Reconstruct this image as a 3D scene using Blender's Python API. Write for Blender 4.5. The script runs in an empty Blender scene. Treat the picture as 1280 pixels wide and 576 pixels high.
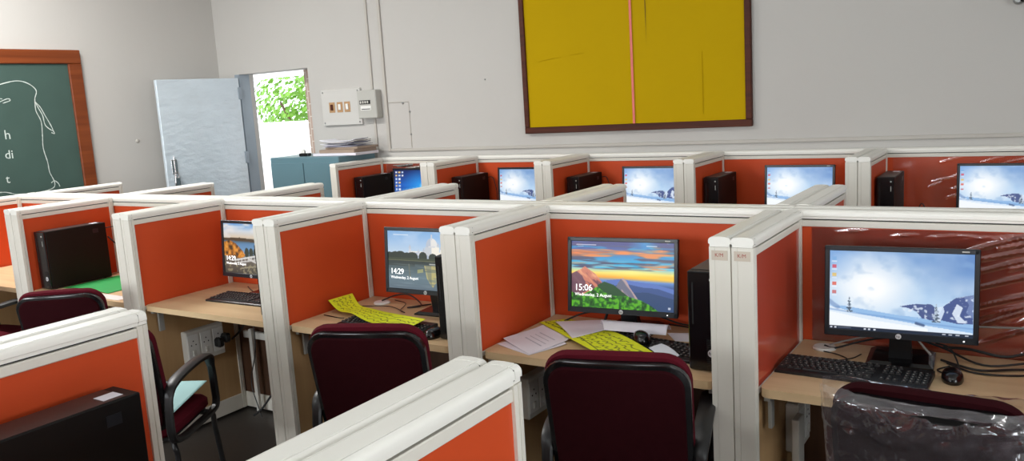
import bpy, math, random
import numpy as np
from mathutils import Vector, Matrix, noise

# ------------------------------------------------------------------ camera, world, lights, exposure
scn = bpy.context.scene
COL = scn.collection
PI = math.pi

def lin(c):
    return c/12.92 if c <= .04045 else ((c+.055)/1.055)**2.4
def S(r, g, b, a=1):
    return (lin(r/255), lin(g/255), lin(b/255), a)

YAW, PITCH, ROLL, FPX = .5769, .1557, -.0611, 1045.57
cam_data = bpy.data.cameras.new('camera'); cam = bpy.data.objects.new('camera', cam_data); COL.objects.link(cam)
cam_data.sensor_width = 36; cam_data.sensor_fit = 'HORIZONTAL'; cam_data.lens = FPX/1280*36; cam_data.clip_start = .05
_f = Vector((-math.sin(YAW), math.cos(YAW), 0)); _r = Vector((math.cos(YAW), math.sin(YAW), 0)); _u = Vector((0, 0, 1))
F_ = _f*math.cos(PITCH)-_u*math.sin(PITCH); U_ = _u*math.cos(PITCH)+_f*math.sin(PITCH)
R2 = _r*math.cos(ROLL)+U_*math.sin(ROLL); U2 = U_*math.cos(ROLL)-_r*math.sin(ROLL)
M = Matrix((R2, U2, -F_)).transposed().to_4x4(); M.translation = Vector((.8772, -3.0328, 1.6768))
cam.matrix_world = M
scn.camera = cam

vs = scn.view_settings
vs.view_transform = 'Standard'; vs.look = 'None'; vs.gamma = 1; vs.use_curve_mapping = False
vs.exposure = 0.0

world = bpy.data.worlds.new('overcast_sky'); scn.world = world; world.use_nodes = True
world.node_tree.nodes['Background'].inputs[0].default_value = (.86, .94, 1, 1)
world.node_tree.nodes['Background'].inputs[1].default_value = 3.4

def area(name, loc, rot, sx, sy, power, color=(1, 1, 1)):
    l = bpy.data.lights.new(name, 'AREA'); l.shape = 'RECTANGLE'; l.size = sx; l.size_y = sy; l.energy = power; l.color = color
    o = bpy.data.objects.new(name, l); COL.objects.link(o); o.location = loc; o.rotation_euler = rot
    return o
sun = bpy.data.lights.new('sun', 'SUN'); sun.energy = 2.2; sun.angle = .15; sun.color = (1, .97, .9)
so = bpy.data.objects.new('sun', sun); COL.objects.link(so); so.rotation_euler = (math.radians(38), 0, math.radians(160))

# room dimensions
XL, XR, YB, YF, ZC = -6.44, 4.6, 2.81, -6.6, 3.7
# daylight through the four windows (south and east walls)
SW = [(-4.4, 1.7, 165), (-1.6, 1.6, 85), (1.6, 1.5, 45)]     # south windows: centre x, width
EW = [(-4.6, 1.6, 95), (-1.9, 1.6, 75)]                   # east windows: centre y, width
for cx, w, pw in SW:
    area('daylight_south_window', (cx, YF-.12, 1.95), (PI/2, 0, 0), w, 1.4, pw, (.93, .97, 1))
for cy, w, pw in EW:
    area('daylight_east_window', (XR+.12, cy, 1.95), (PI/2, 0, PI/2), w, 1.4, pw, (.95, .98, 1))
# fill light of the added ceiling tubes is made in their builder below (TUBE_POWER)
TUBE_POWER = 14

# ------------------------------------------------------------------ helpers
def tag(o, label=None, cat=None, group=None, kind=None):
    if label: o['label'] = label
    if cat: o['category'] = cat
    if group: o['group'] = group
    if kind: o['kind'] = kind
    return o
def empty(name, loc=(0, 0, 0), rz=0, label=None, cat=None, group=None):
    o = bpy.data.objects.new(name, None); COL.objects.link(o); o.empty_display_size = .05
    o.location = loc; o.rotation_euler = (0, 0, rz)
    return tag(o, label, cat, group)
KIDS = {}
def parent(o, p):
    o.parent = p; KIDS.setdefault(p.name, []).append(o)
def dup(o, par=None, loc=None, rz=None, label=None, group=None):
    c = o.copy(); COL.objects.link(c)
    if par is not None: parent(c, par)
    if loc is not None: c.location = loc
    if rz is not None: c.rotation_euler = (0, 0, rz)
    if label: c['label'] = label
    if group: c['group'] = group
    for k in list(KIDS.get(o.name, [])): dup(k, c)
    return c

def mat(name, col, rough=.5, metal=0, var=0, vscale=8, bump=0, bscale=30, stretch=(1, 1, 1), coat=0, spec=.5, emis=0):
    m = bpy.data.materials.new(name); m.use_nodes = True
    nt = m.node_tree; b = nt.nodes['Principled BSDF']
    b.inputs['Base Color'].default_value = col; b.inputs['Roughness'].default_value = rough
    b.inputs['Metallic'].default_value = metal; b.inputs['Coat Weight'].default_value = coat
    b.inputs['Coat Roughness'].default_value = .12
    b.inputs['Specular IOR Level'].default_value = spec
    if emis:
        b.inputs['Emission Color'].default_value = col; b.inputs['Emission Strength'].default_value = emis
    tc = nt.nodes.new('ShaderNodeTexCoord'); mp = nt.nodes.new('ShaderNodeMapping')
    mp.inputs['Scale'].default_value = stretch
    nt.links.new(tc.outputs['Object'], mp.inputs['Vector'])
    n = nt.nodes.new('ShaderNodeTexNoise'); n.inputs['Scale'].default_value = vscale; n.inputs['Detail'].default_value = 5
    nt.links.new(mp.outputs[0], n.inputs['Vector'])
    if var:
        mx = nt.nodes.new('ShaderNodeMix'); mx.data_type = 'RGBA'
        mx.inputs[6].default_value = tuple(max(0, c*(1-var)) for c in col[:3])+(1,)
        mx.inputs[7].default_value = tuple(min(1, c*(1+var)) for c in col[:3])+(1,)
        nt.links.new(n.outputs['Fac'], mx.inputs[0]); nt.links.new(mx.outputs[2], b.inputs['Base Color'])
    if bump:
        n2 = nt.nodes.new('ShaderNodeTexNoise'); n2.inputs['Scale'].default_value = bscale; n2.inputs['Detail'].default_value = 4
        nt.links.new(mp.outputs[0], n2.inputs['Vector'])
        bp = nt.nodes.new('ShaderNodeBump'); bp.inputs['Strength'].default_value = bump; bp.inputs['Distance'].default_value = .01
        nt.links.new(n2.outputs['Fac'], bp.inputs['Height']); nt.links.new(bp.outputs[0], b.inputs['Normal'])
    return m

def wood(name, c1, c2, rough=.45, axis='X', scale=3):
    m = bpy.data.materials.new(name); m.use_nodes = True; nt = m.node_tree; b = nt.nodes['Principled BSDF']
    b.inputs['Roughness'].default_value = rough; b.inputs['Specular IOR Level'].default_value = .3
    tc = nt.nodes.new('ShaderNodeTexCoord'); mp = nt.nodes.new('ShaderNodeMapping')
    sc = {'X': (.6, 9, 9), 'Y': (9, .6, 9), 'Z': (9, 9, .6)}[axis]
    mp.inputs['Scale'].default_value = sc
    nt.links.new(tc.outputs['Object'], mp.inputs['Vector'])
    n = nt.nodes.new('ShaderNodeTexNoise'); n.inputs['Scale'].default_value = scale; n.inputs['Detail'].default_value = 8; n.inputs['Distortion'].default_value = .6
    nt.links.new(mp.outputs[0], n.inputs['Vector'])
    r = nt.nodes.new('ShaderNodeValToRGB'); r.color_ramp.elements[0].position = .3; r.color_ramp.elements[1].position = .7
    r.color_ramp.elements[0].color = c1; r.color_ramp.elements[1].color = c2
    nt.links.new(n.outputs['Fac'], r.inputs[0]); nt.links.new(r.outputs[0], b.inputs['Base Color'])
    return m

def film_panel(name, col, folds=.5, angle=0, fscale=5):
    """orange laminate under a clinging clear plastic film with folds"""
    m = mat(name, col, rough=.55, var=.06, vscale=3, spec=.25)
    nt = m.node_tree; b = nt.nodes['Principled BSDF']
    b.inputs['Coat Weight'].default_value = .9 if 'glossy' in name else .12; b.inputs['Coat Roughness'].default_value = .1 if 'glossy' in name else .25
    tc = nt.nodes.new('ShaderNodeTexCoord'); mp = nt.nodes.new('ShaderNodeMapping')
    mp.inputs['Rotation'].default_value = (0, angle, 0); mp.inputs['Scale'].default_value = (1, 1, 5)
    nt.links.new(tc.outputs['Object'], mp.inputs['Vector'])
    n = nt.nodes.new('ShaderNodeTexNoise'); n.noise_type = 'RIDGED_MULTIFRACTAL'; n.inputs['Scale'].default_value = fscale; n.inputs['Detail'].default_value = 2
    n.inputs['Distortion'].default_value = .3
    nt.links.new(mp.outputs[0], n.inputs['Vector'])
    bp = nt.nodes.new('ShaderNodeBump'); bp.inputs['Strength'].default_value = folds; bp.inputs['Distance'].default_value = .012
    nt.links.new(n.outputs['Fac'], bp.inputs['Height']); nt.links.new(bp.outputs[0], b.inputs['Coat Normal'])
    return m

ORANGE = S(198, 73, 32)
MT = dict(
    wall=mat('wall_plaster', S(188, 185, 180), .75, var=.035, vscale=1.3, bump=.15, bscale=12),
    ceil=mat('ceiling_paint', S(225, 225, 222), .8),
    floor=mat('floor_stone', S(58, 52, 48), .4, var=.35, vscale=2.5, bump=.05, stretch=(1, 3, 1)),
    cap=mat('painted_aluminium', S(232, 230, 222), .34),
    post=mat('painted_post', S(218, 214, 203), .42, var=.03, vscale=4, stretch=(1, 1, .3)),
    seam=mat('grey_seam', S(118, 116, 110), .7),
    gap=mat('shadow_gap_gasket', S(40, 40, 40), .7),
    orange=film_panel('orange_laminate', ORANGE, .06, 0, 3),
    orange_f=film_panel('orange_laminate_in_film', ORANGE, .75, math.radians(20), 3.2),
    orange_g=film_panel('orange_laminate_lightly_filmed', ORANGE, .3, math.radians(8), 3),
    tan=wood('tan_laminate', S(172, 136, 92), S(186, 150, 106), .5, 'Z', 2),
    shaded_tan=wood('shaded_tan_laminate', S(74, 50, 36), S(90, 62, 44), .5, 'Z', 2),  # lower spine panels: under-desk shade put into the laminate colour
    orange_w=film_panel('orange_laminate_under_glossy_film', S(172, 62, 40), .12, 0, 2),
    desk=wood('beech_laminate', S(198, 168, 128), S(212, 184, 144), .38, 'X', 2.2),
    edge=mat('beech_edge_band', S(200, 165, 118), .5, var=.05),
    black=mat('black_plastic', S(20, 20, 22), .38, var=.1, bump=.03, bscale=200),
    blackg=mat('glossy_black_plastic', S(14, 14, 16), .2, coat=.15),
    armb=mat('matt_black_arm', S(16, 15, 16), .42),
    case=mat('black_steel_case', S(13, 11, 11), .5, var=.1, spec=.25),
    casetop=mat('black_steel_lid', S(40, 32, 30), .4, var=.08),
    bezel=mat('monitor_bezel', S(26, 30, 36), .3),
    key=mat('keycap_plastic', S(30, 30, 31), .45),
    cable=mat('black_cable', S(18, 17, 17), .5),
    gcable=mat('grey_cable', S(140, 135, 130), .5),
    maroon=mat('maroon_upholstery', S(84, 18, 30), .9, var=.12, vscale=40, bump=.2, bscale=350, spec=.1),
    maroonb=mat('dark_maroon_back_cloth', S(42, 8, 13), .9, var=.1, vscale=40, bump=.2, bscale=350, spec=.08),
    grey=mat('grey_bracket', S(170, 170, 165), .4, metal=.3),
    white=mat('white_plastic', S(225, 225, 220), .4, var=.02),
    switchw=mat('socket_plastic', S(205, 203, 195), .4, var=.03),
    acrylic=mat('white_acrylic_plate', S(200, 198, 193), .3, var=.01),
    mcb=mat('grey_painted_steel_box', S(180, 179, 172), .4, var=.03),
    tan_sw=mat('brown_switch', S(178, 140, 100), .4),
    conduit=mat('conduit_plastic', S(182, 177, 169), .55),
    teal=mat('teal_enamel', S(92, 124, 134), .42, var=.06, vscale=2),
    door=mat('blue_grey_enamel', S(204, 216, 224), .22, metal=.15, var=.10, vscale=4, bump=1, bscale=11, stretch=(1, 1, 1.8)),
    doorf=mat('door_frame_enamel', S(138, 150, 160), .35, var=.06),
    chrome=mat('zinc_hardware', S(200, 200, 200), .25, metal=1),
    bfr=wood('dark_wood_frame', S(62, 24, 10), S(84, 36, 16), .6, 'X', 3),
    cfr=wood('varnished_wood_frame', S(104, 48, 20), S(128, 64, 30), .4, 'Y', 2),
    yellow=mat('yellow_chart_paper', S(182, 150, 3), .8, var=.03, vscale=2, bump=.2, bscale=1.8, spec=.1),
    pink=mat('pink_ribbon', S(222, 110, 96), .5),
    slit=mat('dark_backing', S(60, 36, 18), .8),
    slab=mat('chalkboard_slate', S(58, 81, 74), .6, var=.16, vscale=3.2, bump=.04),
    chalk=mat('chalk', S(196, 206, 200), .9),
    green=mat('green_plastic_sheet', S(14, 140, 62), .5, var=.04),
    cyan=mat('pale_cyan_sheet', S(165, 208, 208), .6),
    paper=mat('white_paper', S(222, 218, 226), .7),
    brown=mat('brown_bound_paper', S(150, 132, 116), .7, var=.1),
    ink=mat('ink', S(40, 40, 30), .8),
    plug=mat('plug_black', S(14, 14, 14), .5),
    pinkw=mat('outside_pink_plaster', S(232, 212, 206), .8),
    outw=mat('outside_whitewash', S(238, 236, 232), .8, var=.03),
    brick=mat('outside_brick', S(196, 160, 138), .85, var=.15, vscale=10),
    leafA=mat('leaf_light', S(112, 156, 52), .5, var=.35, vscale=3),
    leafB=mat('leaf_mid', S(70, 124, 42), .5, var=.35, vscale=3),
    bark=mat('bark', S(96, 74, 56), .9, var=.2, bump=.5),
    logo=mat('logo_silver', S(205, 205, 208), .35),
    red=mat('red_ink', S(150, 50, 40), .7),
    steel=mat('galvanised', S(150, 152, 150), .4, metal=.6),
)
def brickify(m):
    nt = m.node_tree; b = nt.nodes['Principled BSDF']; t = nt.nodes.new('ShaderNodeTexBrick')
    t.inputs['Scale'].default_value = 4; t.inputs['Color1'].default_value = S(196, 172, 158); t.inputs['Color2'].default_value = S(184, 158, 144)
    t.inputs['Mortar'].default_value = S(225, 215, 205)
    tc = nt.nodes.new('ShaderNodeTexCoord'); mp = nt.nodes.new('ShaderNodeMapping'); mp.inputs['Rotation'].default_value = (PI/2, 0, PI/2)
    nt.links.new(tc.outputs['Object'], mp.inputs[0]); nt.links.new(mp.outputs[0], t.inputs['Vector']); nt.links.new(t.outputs['Color'], b.inputs['Base Color'])
brickify(MT['brick'])
def paint_mat(name, emis=0, rough=.7):
    m = bpy.data.materials.new(name); m.use_nodes = True; nt = m.node_tree; b = nt.nodes['Principled BSDF']
    a = nt.nodes.new('ShaderNodeVertexColor'); a.layer_name = 'Col'
    b.inputs['Roughness'].default_value = rough
    if emis:
        b.inputs['Base Color'].default_value = (.01, .01, .01, 1)
        nt.links.new(a.outputs[0], b.inputs['Emission Color']); b.inputs['Emission Strength'].default_value = emis
    else: nt.links.new(a.outputs[0], b.inputs['Base Color'])
    return m
MT['screen'] = paint_mat('lit_screen_picture', 1.0, .3)
MT['print'] = paint_mat('printed_sheet')
m = bpy.data.materials.new('clear_wrap'); m.use_nodes = True; nt = m.node_tree; nt.nodes.remove(nt.nodes['Principled BSDF'])
tr = nt.nodes.new('ShaderNodeBsdfTransparent'); gl = nt.nodes.new('ShaderNodeBsdfGlossy'); gl.inputs['Roughness'].default_value = .12
df = nt.nodes.new('ShaderNodeBsdfDiffuse'); df.inputs['Color'].default_value = S(200, 190, 200)
mx = nt.nodes.new('ShaderNodeMixShader'); mx2 = nt.nodes.new('ShaderNodeMixShader'); mx2.inputs[0].default_value = .07
fr = nt.nodes.new('ShaderNodeFresnel'); fr.inputs['IOR'].default_value = 2.0
tcn = nt.nodes.new('ShaderNodeTexCoord'); nn = nt.nodes.new('ShaderNodeTexNoise'); nn.inputs['Scale'].default_value = 9; nn.inputs['Distortion'].default_value = 1.2
bp = nt.nodes.new('ShaderNodeBump'); bp.inputs['Strength'].default_value = 1; bp.inputs['Distance'].default_value = .02
nt.links.new(tcn.outputs['Object'], nn.inputs['Vector']); nt.links.new(nn.outputs['Fac'], bp.inputs['Height'])
nt.links.new(bp.outputs[0], gl.inputs['Normal']); nt.links.new(bp.outputs[0], fr.inputs['Normal'])
nt.links.new(fr.outputs[0], mx.inputs[0]); nt.links.new(tr.outputs[0], mx.inputs[1]); nt.links.new(gl.outputs[0], mx.inputs[2])
nt.links.new(mx.outputs[0], mx2.inputs[1]); nt.links.new(df.outputs[0], mx2.inputs[2])
nt.links.new(mx2.outputs[0], nt.nodes['Material Output'].inputs[0]); MT['wrap'] = m
m = bpy.data.materials.new('clear_film'); m.use_nodes = True; nt = m.node_tree; nt.nodes.remove(nt.nodes['Principled BSDF'])
tr = nt.nodes.new('ShaderNodeBsdfTransparent'); gl = nt.nodes.new('ShaderNodeBsdfGlossy'); gl.inputs['Roughness'].default_value = .14
fr = nt.nodes.new('ShaderNodeFresnel'); fr.inputs['IOR'].default_value = 2.3; mx = nt.nodes.new('ShaderNodeMixShader')
nt.links.new(fr.outputs[0], mx.inputs[0]); nt.links.new(tr.outputs[0], mx.inputs[1]); nt.links.new(gl.outputs[0], mx.inputs[2])
df = nt.nodes.new('ShaderNodeBsdfDiffuse'); df.inputs['Color'].default_value = S(230, 215, 210); mx2 = nt.nodes.new('ShaderNodeMixShader'); mx2.inputs[0].default_value = .02
nt.links.new(mx.outputs[0], mx2.inputs[1]); nt.links.new(df.outputs[0], mx2.inputs[2])
nt.links.new(mx2.outputs[0], nt.nodes['Material Output'].inputs[0]); MT['film'] = m

class MB:
    def __init__(s): s.v = []; s.f = []
    def add(s, vs, fs):
        n = len(s.v); s.v += [tuple(p) for p in vs]; s.f += [tuple(i+n for i in f) for f in fs]; return s
    def box(s, x0, x1, y0, y1, z0, z1, b=0, T=None):
        if b <= 0:
            v = [(x, y, z) for x in (x0, x1) for y in (y0, y1) for z in (z0, z1)]
            f = [(0, 1, 3, 2), (4, 6, 7, 5), (0, 4, 5, 1), (2, 3, 7, 6), (0, 2, 6, 4), (1, 5, 7, 3)]
        else:   # chamfered box
            v = []; 
            for (x, sx) in ((x0, 1), (x1, -1)):
                for (y, sy) in ((y0, 1), (y1, -1)):
                    for (z, sz) in ((z0, 1), (z1, -1)):
                        v += [(x, y+sy*b, z+sz*b), (x+sx*b, y, z+sz*b), (x+sx*b, y+sy*b, z)]
            I = lambda a, c, e, k: (a*4+c*2+e)*3+k
            f = []
            for a in (0, 1): f.append((I(a, 0, 0, 0), I(a, 0, 1, 0), I(a, 1, 1, 0), I(a, 1, 0, 0)) if a == 0 else (I(a, 0, 0, 0), I(a, 1, 0, 0), I(a, 1, 1, 0), I(a, 0, 1, 0)))
            for c in (0, 1): f.append((I(0, c, 0, 1), I(1, c, 0, 1), I(1, c, 1, 1), I(0, c, 1, 1)) if c == 0 else (I(0, c, 0, 1), I(0, c, 1, 1), I(1, c, 1, 1), I(1, c, 0, 1)))
            for e in (0, 1): f.append((I(0, 0, e, 2), I(0, 1, e, 2), I(1, 1, e, 2), I(1, 0, e, 2)) if e == 0 else (I(0, 0, e, 2), I(1, 0, e, 2), I(1, 1, e, 2), I(0, 1, e, 2)))
            for c in (0, 1):
                for e in (0, 1): f.append((I(0, c, e, 1), I(1, c, e, 1), I(1, c, e, 2), I(0, c, e, 2)))
            for a in (0, 1):
                for e in (0, 1): f.append((I(a, 0, e, 0), I(a, 1, e, 0), I(a, 1, e, 2), I(a, 0, e, 2)))
            for a in (0, 1):
                for c in (0, 1): f.append((I(a, c, 0, 0), I(a, c, 1, 0), I(a, c, 1, 1), I(a, c, 0, 1)))
            for a in (0, 1):
                for c in (0, 1):
                    for e in (0, 1): f.append((I(a, c, e, 0), I(a, c, e, 1), I(a, c, e, 2)))
        if T: v = [T @ Vector(p) for p in v]
        return s.add(v, f)
    def prof(s, pts, x0, x1, axis='x'):
        """closed profile (a,b) swept along an axis; x: (a=y,b=z); y: (a=x,b=z); z: (a=x,b=y)"""
        n = len(pts)
        mk = {'x': lambda t, a, b: (t, a, b), 'y': lambda t, a, b: (a, t, b), 'z': lambda t, a, b: (a, b, t)}[axis]
        v = [mk(t, a, b) for t in (x0, x1) for a, b in pts]
        f = [(i, (i+1) % n, n+(i+1) % n, n+i) for i in range(n)]+[tuple(range(n))[::-1], tuple(range(n, 2*n))]
        return s.add(v, f)
    def tube(s, pts, r, n=8, closed=False, smooth=0):
        pts = [Vector(p) for p in pts]
        if smooth: pts = catmull(pts, smooth, closed)
        N = len(pts); rings = []; up = None
        rr = r if isinstance(r, (list, tuple)) else [r]*N
        if len(rr) != N: rr = [rr[min(len(rr)-1, int(i*len(rr)/N))] for i in range(N)]
        for i, p in enumerate(pts):
            a = pts[(i-1) % N] if (closed or i > 0) else p; b = pts[(i+1) % N] if (closed or i < N-1) else p
            t = (b-a); t = t.normalized() if t.length > 1e-9 else Vector((0, 0, 1))
            if up is None:
                up = Vector((0, 0, 1)) if abs(t.z) < .9 else Vector((1, 0, 0))
            sd = t.cross(up); sd = sd.normalized() if sd.length > 1e-6 else t.orthogonal().normalized()
            up = sd.cross(t).normalized()
            rings.append([p+(sd*math.cos(2*PI*k/n)+up*math.sin(2*PI*k/n))*rr[i] for k in range(n)])
        v = [q for R in rings for q in R]; f = []
        for i in range(N if closed else N-1):
            j = (i+1) % N
            for k in range(n): f.append((i*n+k, i*n+(k+1) % n, j*n+(k+1) % n, j*n+k))
        if not closed: f += [tuple(range(n))[::-1], tuple(range((N-1)*n, N*n))]
        return s.add(v, f)
    def lathe(s, prof, n=20, T=None):
        v = []; f = []
        for r, z in prof: v += [(r*math.cos(2*PI*k/n), r*math.sin(2*PI*k/n), z) for k in range(n)]
        for i in range(len(prof)-1):
            for k in range(n): f.append((i*n+k, i*n+(k+1) % n, (i+1)*n+(k+1) % n, (i+1)*n+k))
        f += [tuple(range(n))[::-1], tuple(range((len(prof)-1)*n, len(prof)*n))]
        if T: v = [T @ Vector(p) for p in v]
        return s.add(v, f)
    def rings(s, rings, cap0=True, cap1=True):
        n = len(rings[0]); v = [q for R in rings for q in R]; f = []
        for i in range(len(rings)-1):
            for k in range(n): f.append((i*n+k, i*n+(k+1) % n, (i+1)*n+(k+1) % n, (i+1)*n+k))
        if cap0: f.append(tuple(range(n))[::-1])
        if cap1: f.append(tuple(range((len(rings)-1)*n, len(rings)*n)))
        return s.add(v, f)
    def build(s, name, m, par=None, smooth=False, label=None, kind=None):
        me = bpy.data.meshes.new(name); me.from_pydata(s.v, [], s.f); me.update()
        import bmesh
        bm = bmesh.new(); bm.from_mesh(me); bmesh.ops.recalc_face_normals(bm, faces=bm.faces); bm.to_mesh(me); bm.free()
        if isinstance(m, str): m = MT[m]
        me.materials.append(m)
        if smooth:
            for p in me.polygons: p.use_smooth = True
            try: me.set_sharp_from_angle(angle=math.radians(40))
            except Exception: pass
        o = bpy.data.objects.new(name, me); COL.objects.link(o)
        if par is not None: parent(o, par)
        if label: o['label'] = label
        if kind: o['kind'] = kind
        return o
def catmull(P, k, closed=False):
    out = []; n = len(P)
    rng = range(n) if closed else range(n-1)
    for i in rng:
        p1, p2 = P[i], P[(i+1) % n]
        p0 = P[(i-1) % n] if (closed or i > 0) else p1*2-p2
        p3 = P[(i+2) % n] if (closed or i < n-2) else p2*2-p1
        for j in range(k):
            t = j/k
            out.append(.5*((2*p1)+(p2-p0)*t+(2*p0-5*p1+4*p2-p3)*t*t+(3*p1-p0-3*p2+p3)*t**3))
    if not closed: out.append(P[-1])
    return out
def text(s, size, mt, par, loc, rot, name='lettering', ext=.0004, spacing=1, label=None):
    c = bpy.data.curves.new('lettering', 'FONT'); c.body = s; c.size = size; c.extrude = ext; c.space_character = spacing; c.resolution_u = 2
    t = bpy.data.objects.new('tmp', c); COL.objects.link(t)
    dg = bpy.context.evaluated_depsgraph_get(); me = bpy.data.meshes.new_from_object(t.evaluated_get(dg))
    bpy.data.objects.remove(t); me.name = name
    me.materials.clear(); me.materials.append(MT[mt] if isinstance(mt, str) else mt)
    o = bpy.data.objects.new(name, me); COL.objects.link(o); o.location = loc; o.rotation_euler = rot
    if par is not None: parent(o, par)
    if label: o['label'] = label
    return o

# ---- canvases: small procedural pictures stored per vertex
class Canvas:
    def __init__(s, w, h, col=(255, 255, 255)):
        s.w, s.h = w, h
        s.u, s.v = np.meshgrid(np.linspace(0, 1, w), np.linspace(0, 1, h))
        s.c = np.ones((h, w, 3))*np.array(col, float); s.asp = w/h
    def noise(s, fx, fy, seed, oct=3, warp=0):
        rs = np.random.RandomState(seed); out = np.zeros_like(s.u); amp = 1; tot = 0
        for o in range(oct):
            nx, ny = int(fx*2**o)+2, int(fy*2**o)+2
            g = rs.rand(ny+1, nx+1)
            x = np.clip(s.u+warp*s.v, 0, 1)*(nx-1); y = s.v*(ny-1)
            xi = x.astype(int); yi = y.astype(int); tx = x-xi; ty = y-yi
            tx = tx*tx*(3-2*tx); ty = ty*ty*(3-2*ty)
            out += amp*((g[yi, xi]*(1-tx)+g[yi, xi+1]*tx)*(1-ty)+(g[yi+1, xi]*(1-tx)+g[yi+1, xi+1]*tx)*ty); tot += amp; amp *= .5
        return out/tot
    def mix(s, mask, col):
        mask = np.clip(mask, 0, 1)[..., None]; s.c = s.c*(1-mask)+np.array(col, float)*mask
    def poly(s, pts):
        x, y = s.u, s.v; ins = np.zeros_like(x, bool); n = len(pts)
        for i in range(n):
            x0, y0 = pts[i]; x1, y1 = pts[(i+1) % n]
            if y0 == y1: continue
            c = ((y0 > y) != (y1 > y)) & (x < (x1-x0)*(y-y0)/(y1-y0)+x0); ins ^= c
        return ins.astype(float)
    def stroke(s, pts, r):
        d = np.full(s.u.shape, 9.)
        for (x0, y0), (x1, y1) in zip(pts[:-1], pts[1:]):
            dx, dy = (x1-x0)*s.asp, y1-y0; L = dx*dx+dy*dy+1e-12
            t = np.clip(((s.u-x0)*s.asp*dx+(s.v-y0)*dy)/L, 0, 1)
            d = np.minimum(d, np.hypot((s.u-x0)*s.asp-t*dx, s.v-y0-t*dy))
        return np.clip((r-d)/(r*.5)+.3, 0, 1)*(d < r*1.2)
    def grad(s, stops):
        vs_ = [a for a, _ in stops]; cs = np.array([c for _, c in stops], float)
        s.c = np.stack([np.interp(s.v, vs_, cs[:, k]) for k in range(3)], -1)
    def mesh(s, name, fn, m, par=None, label=None, solid=0):
        P = fn(s.u, s.v).reshape(-1, 3)
        w, h = s.w, s.h
        idx = np.arange(w*h).reshape(h, w)
        fs = np.stack([idx[:-1, :-1], idx[:-1, 1:], idx[1:, 1:], idx[1:, :-1]], -1).reshape(-1, 4)
        me = bpy.data.meshes.new(name); me.from_pydata(P.tolist(), [], fs.tolist())
        a = me.color_attributes.new('Col', 'FLOAT_COLOR', 'POINT')
        c = np.clip(s.c/255, 0, 1); c = np.where(c <= .04045, c/12.92, ((c+.055)/1.055)**2.4)
        a.data.foreach_set('color', np.concatenate([c.reshape(-1, 3), np.ones((w*h, 1))], 1).astype(np.float32).ravel())
        me.materials.append(MT[m]); me.polygons.foreach_set('use_smooth', [True]*len(me.polygons)); me.update()
        o = bpy.data.objects.new(name, me); COL.objects.link(o)
        if par is not None: parent(o, par)
        if label: o['label'] = label
        if solid:
            md = o.modifiers.new('thickness', 'SOLIDIFY'); md.thickness = solid; md.offset = 0
        return o

# ------------------------------------------------------------------ room shell
def struct(mb, name, m, smooth=False):
    o = mb.build(name, m, smooth=smooth); o['kind'] = 'structure'; return o
T_ = .23
struct(MB().box(XL-T_, XR+T_, YF-T_, YB+1.9, -.15, 0), 'floor', 'floor')
struct(MB().box(XL-T_, XR+T_, YF-T_, YB+T_, ZC, ZC+.15), 'ceiling', 'ceil')
struct(MB().box(XL-T_, XL, YF, YB+T_, 0, ZC), 'wall_left', 'wall')
DX0, DX1, DZ = -6.19, -5.15, 2.09      # doorway
w = MB().box(XL, DX0, YB, YB+T_, 0, ZC).box(DX1, XR, YB, YB+T_, 0, ZC).box(DX0, DX1, YB, YB+T_, DZ, ZC)
struct(w, 'wall_back', 'wall')
def holed(fixed, spans, lo, hi, z0, z1, axis):
    mb = MB(); cur = lo
    def bx(a, b, c, d):
        if axis == 'x': mb.box(a, b, fixed[0], fixed[1], c, d)
        else: mb.box(fixed[0], fixed[1], a, b, c, d)
    for c, wd, _p in spans:
        bx(cur, c-wd/2, 0, ZC); bx(c-wd/2, c+wd/2, 0, z0); bx(c-wd/2, c+wd/2, z1, ZC); cur = c+wd/2
    bx(cur, hi, 0, ZC); return mb
struct(holed((YF-T_, YF), SW, XL, XR, 1.1, 2.6, 'x'), 'wall_front', 'wall')
struct(holed((XR, XR+T_), EW, YF, YB+T_, 1.1, 2.6, 'y'), 'wall_right', 'wall')
k = 0
for c, wd, _p in SW:
    k += 1; mb = MB()
    for a in (c-wd/2, c-.02, c+wd/2-.04): mb.box(a, a+.04, YF-.06, YF-.02, 1.1, 2.6)
    for z in (1.1, 1.85, 2.56): mb.box(c-wd/2, c+wd/2, YF-.06, YF-.02, z, z+.04)
    struct(mb, 'window_%d' % k, 'doorf')
for c, wd, _p in EW:
    k += 1; mb = MB()
    for a in (c-wd/2, c-.02, c+wd/2-.04): mb.box(XR+.02, XR+.06, a, a+.04, 1.1, 2.6)
    for z in (1.1, 1.85, 2.56): mb.box(XR+.02, XR+.06, c-wd/2, c+wd/2, z, z+.04)
    struct(mb, 'window_%d' % k, 'doorf')
# ceiling tubes added out of view as fill light for the room
def fill_tube_lamp(x, y, lab, pw):
    t = empty('fill_tube_lamp', (x, y, ZC), 0, lab, 'fill lamp', 'added fill lamps on the ceiling')
    MB().box(-.62, .62, -.03, .03, -.05, 0, .006).build('lamp_body', 'white', t)
    mb = MB(); mb.tube([(-.6, 0, -.065), (.6, 0, -.065)], .013, 10); 
    mm = MT.get('tube_glow') or mat('tube_glow', (1, 1, 1, 1), .5, emis=4); MT['tube_glow'] = mm
    mb.build('tube', mm, t)
    a = area('fill_tube_light', (x, y, ZC-.1), (0, 0, 0), 1.2, .08, TUBE_POWER*pw, (1, .99, .97))
for x, y, pw in ((-4.9, -.1, 9), (-1.4, .5, .6), (2.2, .9, .2), (-3.6, -3.4, 2), (.6, -4.2, 1.3)):  # the strongest one is added to brighten the left wall
    fill_tube_lamp(x, y, 'unseen white tube lamp added on the ceiling as fill light above the cubicle rows', pw)

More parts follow.
